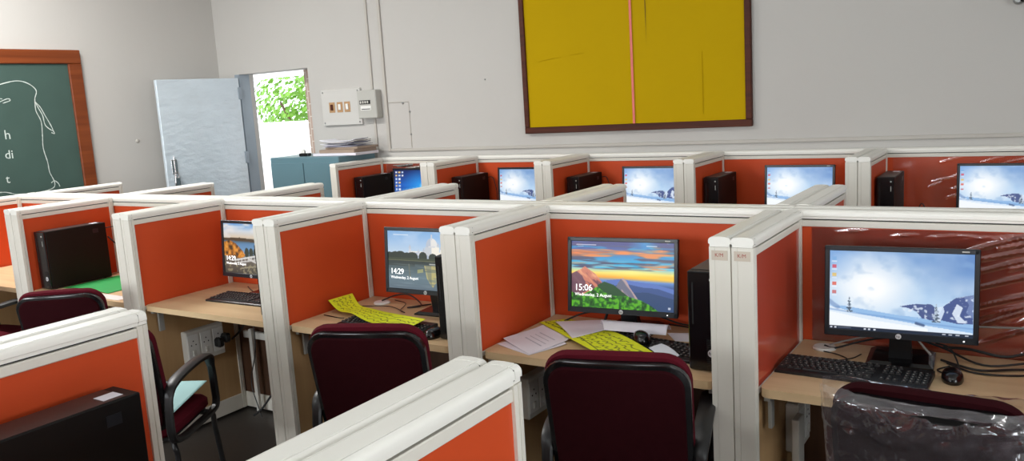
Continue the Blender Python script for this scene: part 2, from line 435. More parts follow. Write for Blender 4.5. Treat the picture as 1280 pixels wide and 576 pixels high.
# ------------------------------------------------------------------ door, outside
struct(MB().box(DX0, DX0+.07, YB-.015, YB+.12, 0, DZ, .004), 'door_frame', 'doorf')
leaf = empty('door_leaf', (-6.125, YB-.035, 0), 0); leaf.name = 'door_1'; leaf['kind'] = 'structure'
# local x along the leaf (from hinge to free edge), swung open along the left wall
leaf.rotation_euler = (0, 0, math.radians(-97))
MB().box(0, .88, -.02, .02, .01, 2.055, .004).build('door_panel', 'door', leaf)
mb = MB()
mb.tube([(.80, .03, 1.33), (.80, .03, 1.12)], .007, 8); mb.box(.77, .83, .02, .032, 1.16, 1.30, .003); mb.box(.785, .815, .02, .04, 1.10, 1.12)
mb.build('sliding_bolt', 'chrome', leaf, label='zinc sliding bolt')
mb = MB(); mb.box(.765, .825, .032, .058, 1.03, 1.13, .008); mb.tube([(.775, .045, 1.12), (.775, .045, 1.165), (.795, .045, 1.18), (.815, .045, 1.165), (.815, .045, 1.12)], .005, 8)
mb.build('padlock', 'chrome', leaf, True, label='hanging steel padlock')
for z in (.35, 1.25, 1.9):
    MB().box(-.02, .02, .015, .03, z-.06, z+.06, .002).build('hinge', 'doorf', leaf)
# outside the doorway
o = MB().box(-9.5, -3.0, 4.655, 4.7, -.1, .86).build('parapet_base', 'pinkw'); o['kind'] = 'structure'
o = MB().box(-9.5, -3.0, 4.7, 4.85, -.1, 1.56).build('parapet_wall', 'outw'); o['kind'] = 'structure'
tag(MB().box(-5.47, -5.2, 3.06, 3.3, 0, 3.0, .004).build('brick_pier', 'brick'), 'pale brick pier at the right side of the bright doorway', 'pier')
o = MB().box(-9.5, -3.0, 4.3, 4.6, 2.13, 2.5).box(-9.5, -3.0, 3.04, 4.6, 2.5, 2.6).build('outer_canopy', 'outw'); o['kind'] = 'structure'
def tree(x, y, z0, h, r, seed, m, lab):
    t = empty('broadleaf_tree', (x, y, z0), 0, lab, 'tree', 'trees beyond the parapet')
    mb = MB(); mb.tube([(0, 0, 0), (.1, .05, h*.4), (0, 0, h*.8)], [.16, .12, .06], 8); 
    rs = random.Random(seed)
    for i in range(7):
        a = rs.random()*6.28; mb.tube([(0, 0, h*.45), (math.cos(a)*r*.4, math.sin(a)*r*.4, h*.65), (math.cos(a)*r*.7, math.sin(a)*r*.7, h*(.7+.2*rs.random()))], [.06, .04, .02], 6)
    mb.build('trunk', 'bark', t)
    mb = MB()
    blobs = [(Vector((rs.uniform(-1, 1)*r*.75, rs.uniform(-1, 1)*r*.6, h*rs.uniform(.42, .95))), r*rs.uniform(.28, .45)) for _ in range(22)]
    for i in range(11000):
        c, br = blobs[i % len(blobs)]; d = Vector((rs.gauss(0, 1), rs.gauss(0, 1), rs.gauss(0, 1))).normalized()
        p = c+d*br*rs.uniform(.7, 1.02); s_ = rs.uniform(.035, .065)
        a = Vector((rs.gauss(0, 1), rs.gauss(0, 1), rs.gauss(0, 1))).normalized(); a2 = (d+.6*a).normalized(); b_ = a2.orthogonal().normalized(); c_ = a2.cross(b_)
        mb.add([p-b_*s_, p+c_*s_*.55, p+b_*s_, p-c_*s_*.55], [(0, 1, 2, 3)])
    mb.build('foliage', m, t)
tree(-9.3, 7.6, -2.6, 5.2, 1.5, 1, 'leafA', 'light green leafy tree seen at the left of the doorway')
tree(-13.2, 13.5, -2.6, 7.6, 3.0, 2, 'leafB', 'darker green tree filling the middle of the doorway behind')
tree(-8.7, 10.6, -2.6, 6.4, 1.9, 5, 'leafB', 'mid green tree seen at the right of the doorway')
tree(-19, 19.5, -2.6, 9.5, 4.2, 7, 'leafA', 'distant pale green tree beyond the others outside')

# ------------------------------------------------------------------ blackboard on the left wall
bb = empty('blackboard', (XL, .2, 0), 0, 'large green chalkboard in a brown wooden frame on the left wall', 'blackboard')
y0, y1, z0, z1 = -1.9, 1.11, 1.0, 2.335     # local y (world minus .2)
MB().box(.0, .025, y0+.1, y1-.1, z0+.1, z1-.1).build('slate', 'slab', bb)
for nm, b in (('top', (y0, y1, z1-.12, z1)), ('bottom', (y0, y1, z0, z0+.12)), ('r', (y1-.12, y1, z0+.12, z1-.12)), ('l', (y0, y0+.12, z0+.12, z1-.12))):
    MB().box(.0, .045, b[0], b[1], b[2], b[3], .006).build('frame_rail', 'cfr', bb)
def chalk(pts, r=.0035):
    mb = MB()
    P = catmull([Vector((.027, y-.2, z)) for y, z in pts], 6)
    for a, b in zip(P[:-1], P[1:]):
        d = (b-a); n = Vector((0, -d.z, d.y)).normalized()*r*random.uniform(.7, 1.2); mb.add([a-n, b-n, b+n, a+n], [(0, 1, 2, 3)])
    return mb
random.seed(4)
cw = MB()
for s_ in ([(.45, 2.0), (.613, 2.052), (.74, 2.075), (.83, 2.05), (.886, 1.993), (.867, 1.93), (.862, 1.90)],
           [(.862, 1.90), (.86, 1.82), (.89, 1.73), (.885, 1.62), (.875, 1.503), (.895, 1.38), (.90, 1.293), (.93, 1.2), (.90, 1.15), (.75, 1.13), (.6, 1.14), (.484, 1.17), (.3, 1.15)],
           [(.862, 1.90), (.90, 1.85), (.93, 1.78), (.965, 1.70), (.98, 1.65), (.955, 1.66), (.92, 1.70), (.91, 1.78), (.885, 1.84), (.862, 1.90)],
           [(.98, 1.65), (.99, 1.62), (.965, 1.63)],
           [(.90, 1.2), (.93, 1.215), (.96, 1.19), (.97, 1.16)],
           [(.45, 1.90), (.55, 1.90), (.64, 1.93), (.66, 1.915), (.60, 1.895)], [(.52, 1.99), (.58, 1.96), (.55, 1.94), (.6, 1.93)],
           [(.3, 1.88), (.4, 1.87), (.48, 1.9)]):
    c = chalk(s_); cw.add(c.v, c.f)
cw.build('chalk_drawing', 'chalk', bb, label='white chalk outline drawing')
text('h', .11, 'chalk', bb, (.027, .37, 1.60), (PI/2, 0, PI/2), 'chalk_letter')
text('di', .10, 'chalk', bb, (.027, .35, 1.44), (PI/2, 0, PI/2), 'chalk_letter')
text('t', .10, 'chalk', bb, (.027, .33, 1.24), (PI/2, 0, PI/2), 'chalk_letter')

# ------------------------------------------------------------------ notice board on the back wall
nb = empty('notice_board', (-1.80, YB, 0), 0, 'big yellow paper covered notice board in a dark wood frame', 'notice board')
bx0, bx1, bz0, bz1 = -.915, .93, 1.39, 2.75
MB().box(bx0+.03, bx1-.03, -.02, 0, bz0+.03, bz1-.03).build('backing_board', 'slit', nb)
def sheet(mb, x0, x1, z0, z1, y=-.024, n=10, sd=0):
    g = []
    for j in range(n+1):
        for i in range(n+1):
            x = x0+(x1-x0)*i/n; z = z0+(z1-z0)*j/n
            g.append((x, y-.004*noise.noise(Vector((x*2.5+sd, z*2.5, sd))), z))
    mb.add(g, [(j*(n+1)+i, j*(n+1)+i+1, (j+1)*(n+1)+i+1, (j+1)*(n+1)+i) for j in range(n) for i in range(n)])
for a in ((bx0+.04, .044, bz0+.048, bz1-.03, 1), (.044, bx1-.04, bz0+.048, bz1-.03, 3)):
    mb = MB(); sheet(mb, *a[:4], y=-.024, n=24, sd=a[4]); mb.build('yellow_paper', 'yellow', nb, True)
MB().add([(.156, -.0292, bz1-.05), (.168, -.0292, bz1-.05), (.1625, -.0292, 2.006)], [(0, 1, 2)]).build('slit', 'slit', nb, label='dark slit in the paper')
mb = MB()
for x, za, zb in ((.5785, 1.49, 1.93),): mb.tube([(x, -.026, za), (x+.001, -.0268, (za+zb)/2), (x, -.026, zb)], .0028, 6)
for pts in ([(-.76, -.027, 1.955), (-.62, -.028, 1.972), (-.56, -.027, 1.975)], [(-.47, -.027, 1.985), (-.40, -.028, 1.99), (-.36, -.027, 1.99)]): mb.tube(pts, .0022, 6)
mb.build('paper_crease', 'yellow', nb, True)
MB().box(.035, .053, -.0335, -.032, bz0+.045, bz1-.03).build('pink_ribbon', 'pink', nb)
for nm, b in (('b', (bx0, bx1, bz0, bz0+.05)), ('t', (bx0, bx1, bz1-.05, bz1)), ('l', (bx0, bx0+.042, bz0+.05, bz1-.05)), ('r', (bx1-.042, bx1, bz0+.05, bz1-.05))):
    MB().box(b[0], b[1], -.04, 0, b[2], b[3], .004).build('frame_rail', 'bfr', nb)

# ------------------------------------------------------------------ switchboard, breaker box, conduits
sb = empty('switchboard', (-4.73, YB, 1.70), 0, 'white acrylic switchboard plate with three brown switches beside the doorway', 'switchboard')
MB().box(-.245, .25, -.03, 0, -.17, .165, .004).build('plate', 'acrylic', sb)
for x in (-.11, -.01, .085):
    o = MB().box(x-.036, x+.036, -.034, -.03, -.05, .045, .001).build('switch_module', 'tan_sw', sb)
    MB().box(x-.016, x+.016, -.042, -.034, -.028, .026, .003).build('rocker', 'white' if x != -.11 else 'bfr', o)
for x in (-.22, .225):
    for z in (-.145, .14): MB().lathe([(.008, 0), (.008, .003), (.004, .006)], 10, Matrix.Translation((x, -.03, z)) @ Matrix.Rotation(PI/2, 4, 'X')).build('screw', 'steel', sb)
mc = empty('breaker_box', (-4.355, YB, 1.705), 0, 'small grey circuit breaker box with a black window beside the switchboard', 'breaker box')
MB().box(-.115, .11, -.085, 0, -.125, .13, .008).build('case', 'mcb', mc)
MB().box(-.085, .045, -.088, -.084, .005, .04).build('breaker_row', 'plug', mc)
for i in range(4): MB().box(-.075+i*.028, -.06+i*.028, -.092, -.088, .012, .033).build('breaker_switch', 'switchw', mc)
MB().box(-.075, .05, -.0885, -.084, -.05, -.01).build('label_plate', 'white', mc)
MB().box(-.065, .04, -.0888, -.088, -.043, -.036).build('label_text', 'ink', mc)
def conduit(boxes, lab, name='cable_trunking'):
    mb = MB()
    for b in boxes: mb.box(*b, .003)
    o = mb.build(name, 'conduit'); tag(o, lab, 'conduit', None); return o
conduit([(-4.355, -4.33, YB-.016, YB, 1.84, ZC)], 'thin vertical conduit rising from the top of the breaker box')
conduit([(-4.355, -4.33, YB-.016, YB, 1.0, 1.575)], 'thin vertical conduit running down from the breaker box')
conduit([(-4.205, -4.175, YB-.018, YB, 1.272, ZC)], 'vertical white trunking down the back wall right of the breaker box')
conduit([(-4.1745, 1.9, YB-.018, YB, 1.272, 1.297)], 'long horizontal white trunking along the back wall above the dividers')
conduit([(-4.174, -3.93, YB-.006, YB, 1.705, 1.715)], 'thin horizontal wire clipped to the wall right of the breaker box', 'wall_wire')
conduit([(-3.94, -3.93, YB-.006, YB, 1.30, 1.704)], 'thin vertical wire hanging down to the trunking right of the breaker box', 'wall_wire')
for (x, z, r, lb) in ((-3.93, 1.62, .010, 'upper'), (-3.935, 1.42, .010, 'lower'), (-4.0, 1.70, .014, 'corner'), (-3.10, 1.85, .007, 'lone')):
    tag(MB().lathe([(r, 0), (r, .004), (r*.5, .008)], 10, Matrix.Translation((x, YB, z)) @ Matrix.Rotation(PI/2, 4, 'X')).build('wall_fixing', 'steel'),
        'small dark %s screw fixing in the back wall plaster' % lb, 'screw')
tag(MB().lathe([(.02, 0), (.017, .006), (.006, .01)], 12, Matrix.Translation((XL, 1.786, 1.498)) @ Matrix.Rotation(PI/2, 4, 'Y')).build('wall_scar', 'conduit'), 'small patched lump on the left wall plaster near the open door', 'wall patch')
# wall fan mount peeking at the top right corner
wf = empty('wall_fan', (.712, YB, 2.04), 0, 'dark wall fan partly cut off at the top right corner of the view', 'fan')
mb = MB(); mb.lathe([(.03, 0), (.03, .05), (.02, .07)], 14, Matrix.Translation((-.02, 0, .03)) @ Matrix.Rotation(PI/2, 4, 'X')); mb.build('wall_mount', 'steel', wf)
mb = MB(); mb.tube([(0, -.07, .02), (.08, -.14, .08), (.16, -.2, .16)], .016, 8, smooth=4); mb.build('arm', 'blackg', wf)
mb = MB(); mb.lathe([(.05, 0), (.06, .04), (.03, .12)], 16, Matrix.Translation((.17, -.21, .2)) @ Matrix.Rotation(PI/2, 4, 'X')); mb.build('motor', 'black', wf, True)
mb = MB()
for q in range(3):
    a = q*2.094; mb.tube([(.17, -.34, .2), (.17+.16*math.cos(a), -.345, .2+.16*math.sin(a))], [.02, .035], 8)
mb.build('blades', 'mcb', wf, True)
mb = MB()
for r_ in (.06, .12, .18):
    mb.tube([(.17+r_*math.cos(t), -.37, .2+r_*math.sin(t)) for t in np.linspace(0, 2*PI, 28)[:-1]], .002, 5, closed=True)
for q in range(16):
    a = q*PI/8; mb.tube([(.17+.03*math.cos(a), -.385, .2+.03*math.sin(a)), (.17+.18*math.cos(a), -.37, .2+.18*math.sin(a))], .0018, 5)
mb.build('guard', 'steel', wf)

# ------------------------------------------------------------------ teal cabinet with papers
cb = empty('steel_cabinet', (-4.74, 2.50, 0), 0, 'teal enamelled steel cupboard standing beside the doorway', 'cabinet')
CH = 1.275
MB().box(-.44, .42, -.235, .24, 0, CH, .006).build('body', 'teal', cb)
for x0_, x1_ in ((-.425, -.01), (.0, .405)):
    d = MB().box(x0_, x1_, -.248, -.235, .08, CH-.05, .003).build('door', 'teal', cb)
MB().box(-.03, -.018, -.262, -.248, .66, .76, .003).build('handle', 'chrome', cb)
def papers(x, y, z, w_, d_, n, seed, m, name, lab, cat, rz=0, jit=.012, th=.006):
    rs = random.Random(seed); t = empty(name, (x, y, z), rz, lab, cat)
    for i in range(n):
        a = rs.uniform(-.12, .12); T = Matrix.Translation((rs.uniform(-jit, jit), rs.uniform(-jit, jit), 0)) @ Matrix.Rotation(a, 4, 'Z')
        MB().box(-w_/2, w_/2, -d_/2, d_/2, i*th, (i+1)*th-.0006, .0008, T).build('booklet', m[i % len(m)], t)
    return t
MT['magp'] = mat('magazine_cover', S(150, 146, 158), .4, var=.3, vscale=14)
tag(MB().box(-4.72, -4.20, 2.36, 2.66, CH, CH+.022, .002).build('ledger', 'paper'), 'pale flat ledger at the bottom of the pile on the teal cupboard', 'ledger')
tag(MB().box(-4.66, -4.235, 2.38, 2.67, CH+.022, CH+.052, .003).build('bound_register', 'brown'), 'thick brown bound register in the pile on the teal cupboard', 'register')
tag(MB().box(-4.60, -4.215, 2.40, 2.68, CH+.052, CH+.072, .003).build('bound_register', 'brown'), 'thinner brown register above the thick one on the teal cupboard', 'register')
for i in range(6):
    cv = Canvas(14, 10, [(205, 203, 215), (150, 148, 165), (228, 226, 232), (120, 122, 140), (210, 205, 200), (222, 222, 230)][i])
    cx_, cy_ = -4.45+.03*math.sin(i*2.3), 2.52; an = .25*math.sin(i*1.7)
    def fn(u, v, i=i, an=an, cx_=cx_, cy_=cy_):
        x = (u-.5)*.36; y = (v-.5)*.25
        z = CH+.0755+i*.0085+.004*i*(np.abs(u-.5)*2)**3+.0*v
        return np.stack([cx_+x*math.cos(an)-y*math.sin(an), cy_+x*math.sin(an)+y*math.cos(an), z+0*x], -1)
    o = cv.mesh('magazine', fn, 'print', solid=.004)
    tag(o, ['pale lilac magazine lowest of the loose magazines on the cupboard pile', 'dull violet magazine second from bottom of the loose cupboard pile', 'white magazine in the middle of the loose cupboard pile', 'slate blue magazine above the white one on the cupboard pile',
            'cream magazine just below the top one on the cupboard pile', 'curled white magazine lying on top of the cupboard pile'][i], 'magazine')
st = empty('tape_dispenser', (-4.86, 2.40, CH), .2, 'small black and white object left of the papers on the teal cupboard', 'tape dispenser')
MB().box(-.05, .05, -.03, .03, 0, .028, .006).build('base', 'blackg', st)
MB().lathe([(.022, -.012), (.024, 0), (.022, .012)], 16, Matrix.Translation((-.02, 0, .04)) @ Matrix.Rotation(PI/2, 4, 'X')).build('tape_roll', 'white', st)

# ------------------------------------------------------------------ partitions
H = 1.2; T = .07
CAPP = [(-.031, H-.007), (-.031, H+.001), (-.035, H+.003), (-.0350, H+.012), (-.0338, H+.0165), (-.0308, H+.0200), (-.0270, H+.0222), (-.0232, H+.0232), (-.0228, H+.0215), (-.0215, H+.0215), (-.0211, H+.0238), (0, H+.0248)]
CAPP = CAPP+[(-a, b) for a, b in CAPP[-2::-1]]
def outset(P, k): return [(a*k, H+(b-H)*k) for a, b in P]
def make_partition(L, m, low='tan', name='cubicle_divider', filmside=None):
    """thin wall unit: local x along its length 0..L, thickness centred on y, from the floor"""
    t = empty(name)
    e = .022
    MB().prof(CAPP, e, L-e, 'x').build('top_cap', 'cap', t, True)
    for a, b in ((.0, e-.0012), (L-e+.0012, L)):
        pf = [(x, z+.0004) for x, z in CAPP if True]
        MB().prof(pf, a, b, 'x').build('cap_end', 'cap', t, True)
    MB().box(e, L-e, -.02265, -.0216, H+.020, H+.0224).box(e, L-e, .0216, .02265, H+.020, H+.0224).box(e-.0015, e+.0005, -.033, .033, H, H+.0195).box(L-e-.0005, L-e+.0015, -.033, .033, H, H+.0195).build('cap_seam', 'seam', t)
    MB().box(.03, L-.03, -.022, .022, H-.012, H-.006).build('cap_gasket', 'gap', t)
    P = .028
    for x0_, x1_, sg in ((0, P, -1), (L-P, L, 1)):
        # post: fluted extrusion standing on a foot
        xo = 0 if sg < 0 else L; xi = P if sg < 0 else L-P
        d = 1 if sg < 0 else -1
        prof = [(xo, -.033), (xo+d*.012, -.035), (xo+d*.013, -.032), (xo+d*.015, -.032), (xo+d*.016, -.035), (xi, -.035), (xi, .035), (xo+d*.016, .035), (xo+d*.015, .032), (xo+d*.013, .032), (xo+d*.012, .035), (xo, .033),
                (xo, .0155), (xo+d*.0012, .015), (xo+d*.0012, .014), (xo, .0135)]
        MB().prof(prof, .012, H-.0075, 'z').build('post', 'post', t)
    MB().box(P, L-P, -.033, .033, H-.035, H-.012, .002).build('top_rail', 'post', t)
    MB().box(P, L-P, -.033, .033, .725, .743, .002).build('middle_rail', 'post', t)
    MB().box(P, L-P, -.033, .033, .012, .10, .002).build('skirting', 'post', t)
    MB().box(P, L-P, -.028, .028, .743, H-.035).build('orange_panel', m, t)
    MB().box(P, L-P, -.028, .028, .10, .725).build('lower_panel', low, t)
    return t
_protos = {}
def partition(key, L, m, loc, rz, lab, grp):
    k_ = (round(L, 3), m)
    if k_ not in _protos:
        o = make_partition(L, m, 'shaded_tan' if L > .8 else 'tan'); _protos[k_] = o; o.location = loc; o.rotation_euler = (0, 0, rz)  # long spine units get the lower panel with shade in its colour
        tag(o, lab, 'divider', grp); return o
    return dup(_protos[k_], None, loc, rz, lab, grp)
def partition_at(L, m, loc, rz, lab, grp): return partition(None, L, m, loc, rz, lab, grp)

# divider right faces (x) of the middle row, measured
DXs = dict(Dm=-5.161, D0=-4.067, D1=-2.998, D2=-1.938, D3=-.899, D4=.141, D5=1.19)
ST = {'Sm': ('Dm', 'D0', 'the leftmost desk of the middle row'), 'S0': ('D0', 'D1', 'the desk with the green sheet'), 'S1': ('D1', 'D2', 'the desk with the lake picture screen'),
      'S2': ('D2', 'D3', 'the desk with the 14:29 palace screen'), 'S3': ('D3', 'D4', 'the desk with the 15:06 sunset screen'), 'S4': ('D4', 'D5', 'the near desk with the large snow screen')}
LF = .587
def mat_for(s): return 'orange_f' if s == 'S4' else ('orange_g' if s in ('S1', 'S3', 'S2') else 'orange')
for s, (a, b, d) in ST.items():
    xa, xb = DXs[a], DXs[b]
    # left wing of this station (right-hand unit of the double divider), south end at y=-LF
    partition_at(LF, 'orange_w' if s == 'S4' else 'orange', (xa-T/2, -LF, 0), PI/2, 'orange wing on the left side of '+d, 'middle row wings facing the camera')
    if s != 'Sm' or True:
        partition_at(LF, 'orange', (xb-T*1.5-.0005, -LF, 0), PI/2, 'orange wing on the right side of '+d, 'middle row wings facing the camera')
    partition_at(xb-xa-.001, mat_for(s), (xa-T+.0005, T/2+.0005, 0), 0, 'orange back divider directly behind '+d, 'middle row back partitions')
    partition_at(xb-xa-.001, 'orange', (xa-T+.0005, T*1.5+.0015, 0), 0, 'orange divider facing away, just behind '+d, 'middle row back partitions')
    partition_at(.625, 'orange', (xa-T/2, 2*T+.002, 0), PI/2, 'wing reaching away behind the left side of '+d, 'middle row wings facing away')
    partition_at(.625, 'orange', (xb-T*1.5-.0005, 2*T+.002, 0), PI/2, 'wing reaching away behind the right side of '+d, 'middle row wings facing away')
def film(name, x0, w_, z0, h, y, folds, par_label):
    # clinging film over a panel: flat sheet with raised folds; folds = [(x, z, x2, z2, width, height)] in metres from the lower left corner
    nx, nz = int(w_/.005), int(h/.005)
    X, Z = np.meshgrid(np.linspace(0, w_, nx+1), np.linspace(0, h, nz+1)); D = np.zeros_like(X)
    for (a, b_, c_, d, wd, ht) in folds:
        dx, dz = c_-a, d-b_; L2 = dx*dx+dz*dz; t = ((X-a)*dx+(Z-b_)*dz)/L2; tc = np.clip(t, 0, 1)
        bow = .02*np.sin(PI*tc)*math.sqrt(L2)
        nxx, nzz = -dz/math.sqrt(L2), dx/math.sqrt(L2)
        dist = np.hypot(X-a-tc*dx-nxx*bow, Z-b_-tc*dz-nzz*bow); D = np.maximum(D, ht*np.exp(-(dist/wd)**2)*(.4+.6*np.sin(PI*tc)))
    mb = MB(); P = np.stack([x0+X, y-.0008-D, z0+Z], -1).reshape(-1, 3); n = nx+1
    mb.add(P.tolist(), [(j*n+i, j*n+i+1, (j+1)*n+i+1, (j+1)*n+i) for j in range(nz) for i in range(nx)])
    o = mb.build(name, 'film', None, True); o['label'] = par_label; o['category'] = 'film'; return o
rf = random.Random(12)
fo = []
for i in range(15):      # folds fanning towards the upper right
    t = i/14; x = .50+rf.uniform(-.16, .12); z_ = .415-.40*t**1.25
    fo.append((x+.10, z_-.05-.03*t, x+.34+rf.uniform(0, .2), z_+.02+.07*t, .0050+.002*rf.random(), .0095))
for i in range(10):
    x = rf.uniform(.05, .8); fo.append((x, .398+rf.uniform(-.012, .008), x+rf.uniform(.04, .12), .404+rf.uniform(-.004, .006), .0035, .003))
for i in range(8):
    x = rf.uniform(.62, .78); z_ = rf.uniform(.03, .3); fo.append((x, z_, x+rf.uniform(.1, .25), z_+rf.uniform(.05, .14), .006, .005))
film('plastic_film', DXs['D4']+.030, .88, .745, .418, .0065, fo, 'creased clear plastic film over the orange panel behind the large snow screen')
# back row
EXs = dict(E1=-4.223, E2=-3.168, E3=-2.119, E4=-1.055, E5=.007, E6=1.07)
YC = 2.731; LC = .605
TS = {'T1': ('E1', 'E2', 'the back desk with the plain blue screen'), 'T2': ('E2', 'E3', 'the second back desk from the left'), 'T3': ('E3', 'E4', 'the middle back desk'),
      'T4': ('E4', 'E5', 'the fourth back desk from the left'), 'T5': ('E5', 'E6', 'the rightmost back desk')}
for s, (a, b, d) in TS.items():
    xa, xb = EXs[a], EXs[b]
    partition_at(LC, 'orange', (xa-T/2, YC-LC, 0), PI/2, 'orange wing on the left side of '+d, 'back row wings')
    partition_at(LC, 'orange', (xb-T*1.5-.0005, YC-LC, 0), PI/2, 'orange wing on the right side of '+d, 'back row wings')
    partition_at(xb-xa-.001, 'orange_g' if s in ('T5', 'T4', 'T1') else 'orange', (xa-T+.0005, YC+T/2+.001, 0), 0, 'orange back divider against the wall at '+d, 'back row back partitions')
fo = []
for i in range(16):
    x = rf.uniform(.05, .75); z_ = rf.uniform(.16, .40); fo.append((x, z_, x+rf.uniform(.06, .16), z_+rf.uniform(.01, .05), .004, .0035))
film('plastic_film', EXs['E5']+.03, .88, .745, .418, YC+.0075, fo, 'creased clear plastic film over the rightmost orange panel of the back row')
fo = []
for i in range(12):
    x = rf.uniform(.0, .3); fo.append((x+.25, .41-.012*i, x+.02, .30-.02*i+.1, .004, .0035))
film('plastic_film', EXs['E1']+.03, .90, .745, .418, YC+.0075, fo, 'creased clear film over the orange panel behind the plain blue screen')
# front row (nearest the camera); its spine is below the frame
AXs = [(-2.02, 'far left front bay'), (-.951, 'front bay with the big computer'), (.1195, 'front bay right of the near wings')]
LA = .76
for i, (x, d) in enumerate(AXs):
    partition_at(LA, 'orange' if x < 0 else 'orange_g', (x-T/2, -1.865-LA, 0), PI/2, 'orange wing on the left side of the '+d, 'front row wings')
    partition_at(LA, 'orange', (x-T*1.5-.0005, -1.865-LA, 0), PI/2, 'outer wing paired with the one left of the '+d, 'front row wings')
    xn = AXs[i+1][0] if i < 2 else 1.19
    partition_at(xn-x-.001, 'orange', (x-T+.0005, -1.865-LA-T/2-.001, 0), 0, 'low-seen back divider of the '+d, 'front row back partitions')

# ------------------------------------------------------------------ desks
def make_desk(w_, d_, name='desk'):
    """local origin at the back left floor corner, front towards -y"""
    t = empty(name)
    n = 8; r = .03
    pts = [(0, 0), (w_, 0), (w_, -d_+r)]+[(w_-r+r*math.cos(-a), -d_+r+r*math.sin(-a)) for a in np.linspace(0, PI/2, 5)[1:]]+[(r+r*math.cos(-a), -d_+r+r*math.sin(-a)) for a in np.linspace(PI/2, PI, 5)]
    MB().prof(pts, .7225, .75, 'z').build('tabletop', 'desk', t)
    for x in (.006, w_-.026):
        mb = MB().box(x, x+.02, -d_+.03, -.03, .700, .7225, .001)
        mb.box(x+.004, x+.016, -d_+.06, -d_+.09, .60, .70, .001)
        mb.build('bracket', 'grey', t)
    return t
dk0 = None
def desk_at(xa, xb, ywall, label, grp, flip=False, deep=.565):
    global dk0
    w_ = xb-T*2-xa-.006
    t = make_desk(w_, deep)
    t.location = (xa+.003, ywall-.002, 0) if not flip else (xb-T*2-.003, ywall+.002, 0); t.rotation_euler = (0, 0, PI if flip else 0)
    tag(t, label, 'desk', grp)
for s, (a, b, d) in ST.items():
    desk_at(DXs[a], DXs[b], 0, 'beech laminate worktop of '+d, 'middle row worktops')
for s, (a, b, d) in TS.items():
    desk_at(EXs[a], EXs[b], YC, 'beech laminate worktop of '+d, 'back row worktops')
desk_at(-.951, .1195, -1.865-LA, 'beech laminate worktop of the front bay holding the big black computer', 'front row worktops', flip=True, deep=.66)

# ------------------------------------------------------------------ computers
def make_tower():
    """small desktop case standing upright: local front towards -y"""
    t = empty('desktop_computer')
    w_, d_, h = .1, .38, .338
    MB().box(-w_/2, w_/2, -d_/2+.012, d_/2, .004, h, .003).build('case', 'case', t)
    fr = MB().box(-w_/2, w_/2, -d_/2, -d_/2+.0125, .004, h, .004).build('front_panel', 'blackg', t)
    mb = MB()
    for i in range(14): mb.box(.012, .042, -d_/2-.0008, -d_/2+.001, .03+i*.006, .033+i*.006)
    mb.build('vent_slots', 'plug', fr)
    MB().box(-.035, -.03, -d_/2-.0012, -d_/2, .16, .30).build('optical_drive_slot', 'plug', fr)
    MB().lathe([(.005, 0), (.005, .002), (.004, .003)], 14, Matrix.Translation((.03, -d_/2, .312)) @ Matrix.Rotation(PI/2, 4, 'X')).build('power_button', 'mcb', fr)
    MB().box(.028, .032, -d_/2-.001, -d_/2, .255, .285).build('usb_port', 'mcb', fr)
    MB().lathe([(.0125, 0), (.0125, .0015), (.011, .002)], 20, Matrix.Translation((.028, -d_/2, .065)) @ Matrix.Rotation(PI/2, 4, 'X')).build('logo_badge', 'logo', fr)
    text('hp', .018, 'case', fr, (.0185, -d_/2-.0024, .06), (PI/2, 0, 0), 'logo_letters', .0002)
    MB().box(-w_/2+.004, w_/2-.004, -d_/2+.03, d_/2-.03, h, h+.0012).build('lid_panel', 'casetop', t)
    MB().box(w_/2, w_/2+.0008, d_/2-.085, d_/2-.05, .285, .31, 0).build('side_badge', 'bezel', t)
    MB().box(-.006, .032, d_/2-.075, d_/2-.03, h+.001, h+.002).build('sticker', 'paper', t, label='white sticker')
    for x in (-.035, .035):
        for y in (-.15, .15): MB().lathe([(.01, 0), (.01, .005)], 10, Matrix.Translation((x, y, 0))).build('rubber_foot', 'plug', t)
    return t
tw = make_tower()
def tower(x, y, rz, lab, first=[True]):
    if first[0]: first[0] = False; tw.location = (x, y, .75); tw.rotation_euler = (0, 0, rz); tag(tw, lab, 'computer', 'black desktop computers'); return tw
    return tag(dup(tw, None, (x, y, .75), rz, lab, 'black desktop computers'), None, 'computer')
tower(-.063, -.29, 0, 'black upright desktop computer right of the screen showing 15:06')
tower(-1.0925, -.31, 0, 'black desktop computer mostly hidden by the post right of the palace screen')
tower(-3.99, -.335, math.radians(0), 'black desktop computer standing beside the green sheet')
tower(-2.141, -.31, 0, 'black desktop computer behind the post right of the lake picture screen')
tower(EXs['E1']+.07, 2.50, math.radians(0), 'black desktop computer left of the plain blue screen in the back row')
tower(EXs['E2']+.07, 2.50, 0, 'black desktop computer on the second back-row desk from the left')
tower(EXs['E3']+.07, 2.50, 0, 'black desktop computer on the middle back-row desk')
tower(EXs['E4']+.056, 2.47, 0, 'black desktop computer on the fourth back-row desk')
tower(EXs['E5']+.056, 2.47, 0, 'black desktop computer on the rightmost back-row desk')
tower(-.85, -2.19, 0, 'large black desktop computer with white sticker at the lower left, nearest the camera')

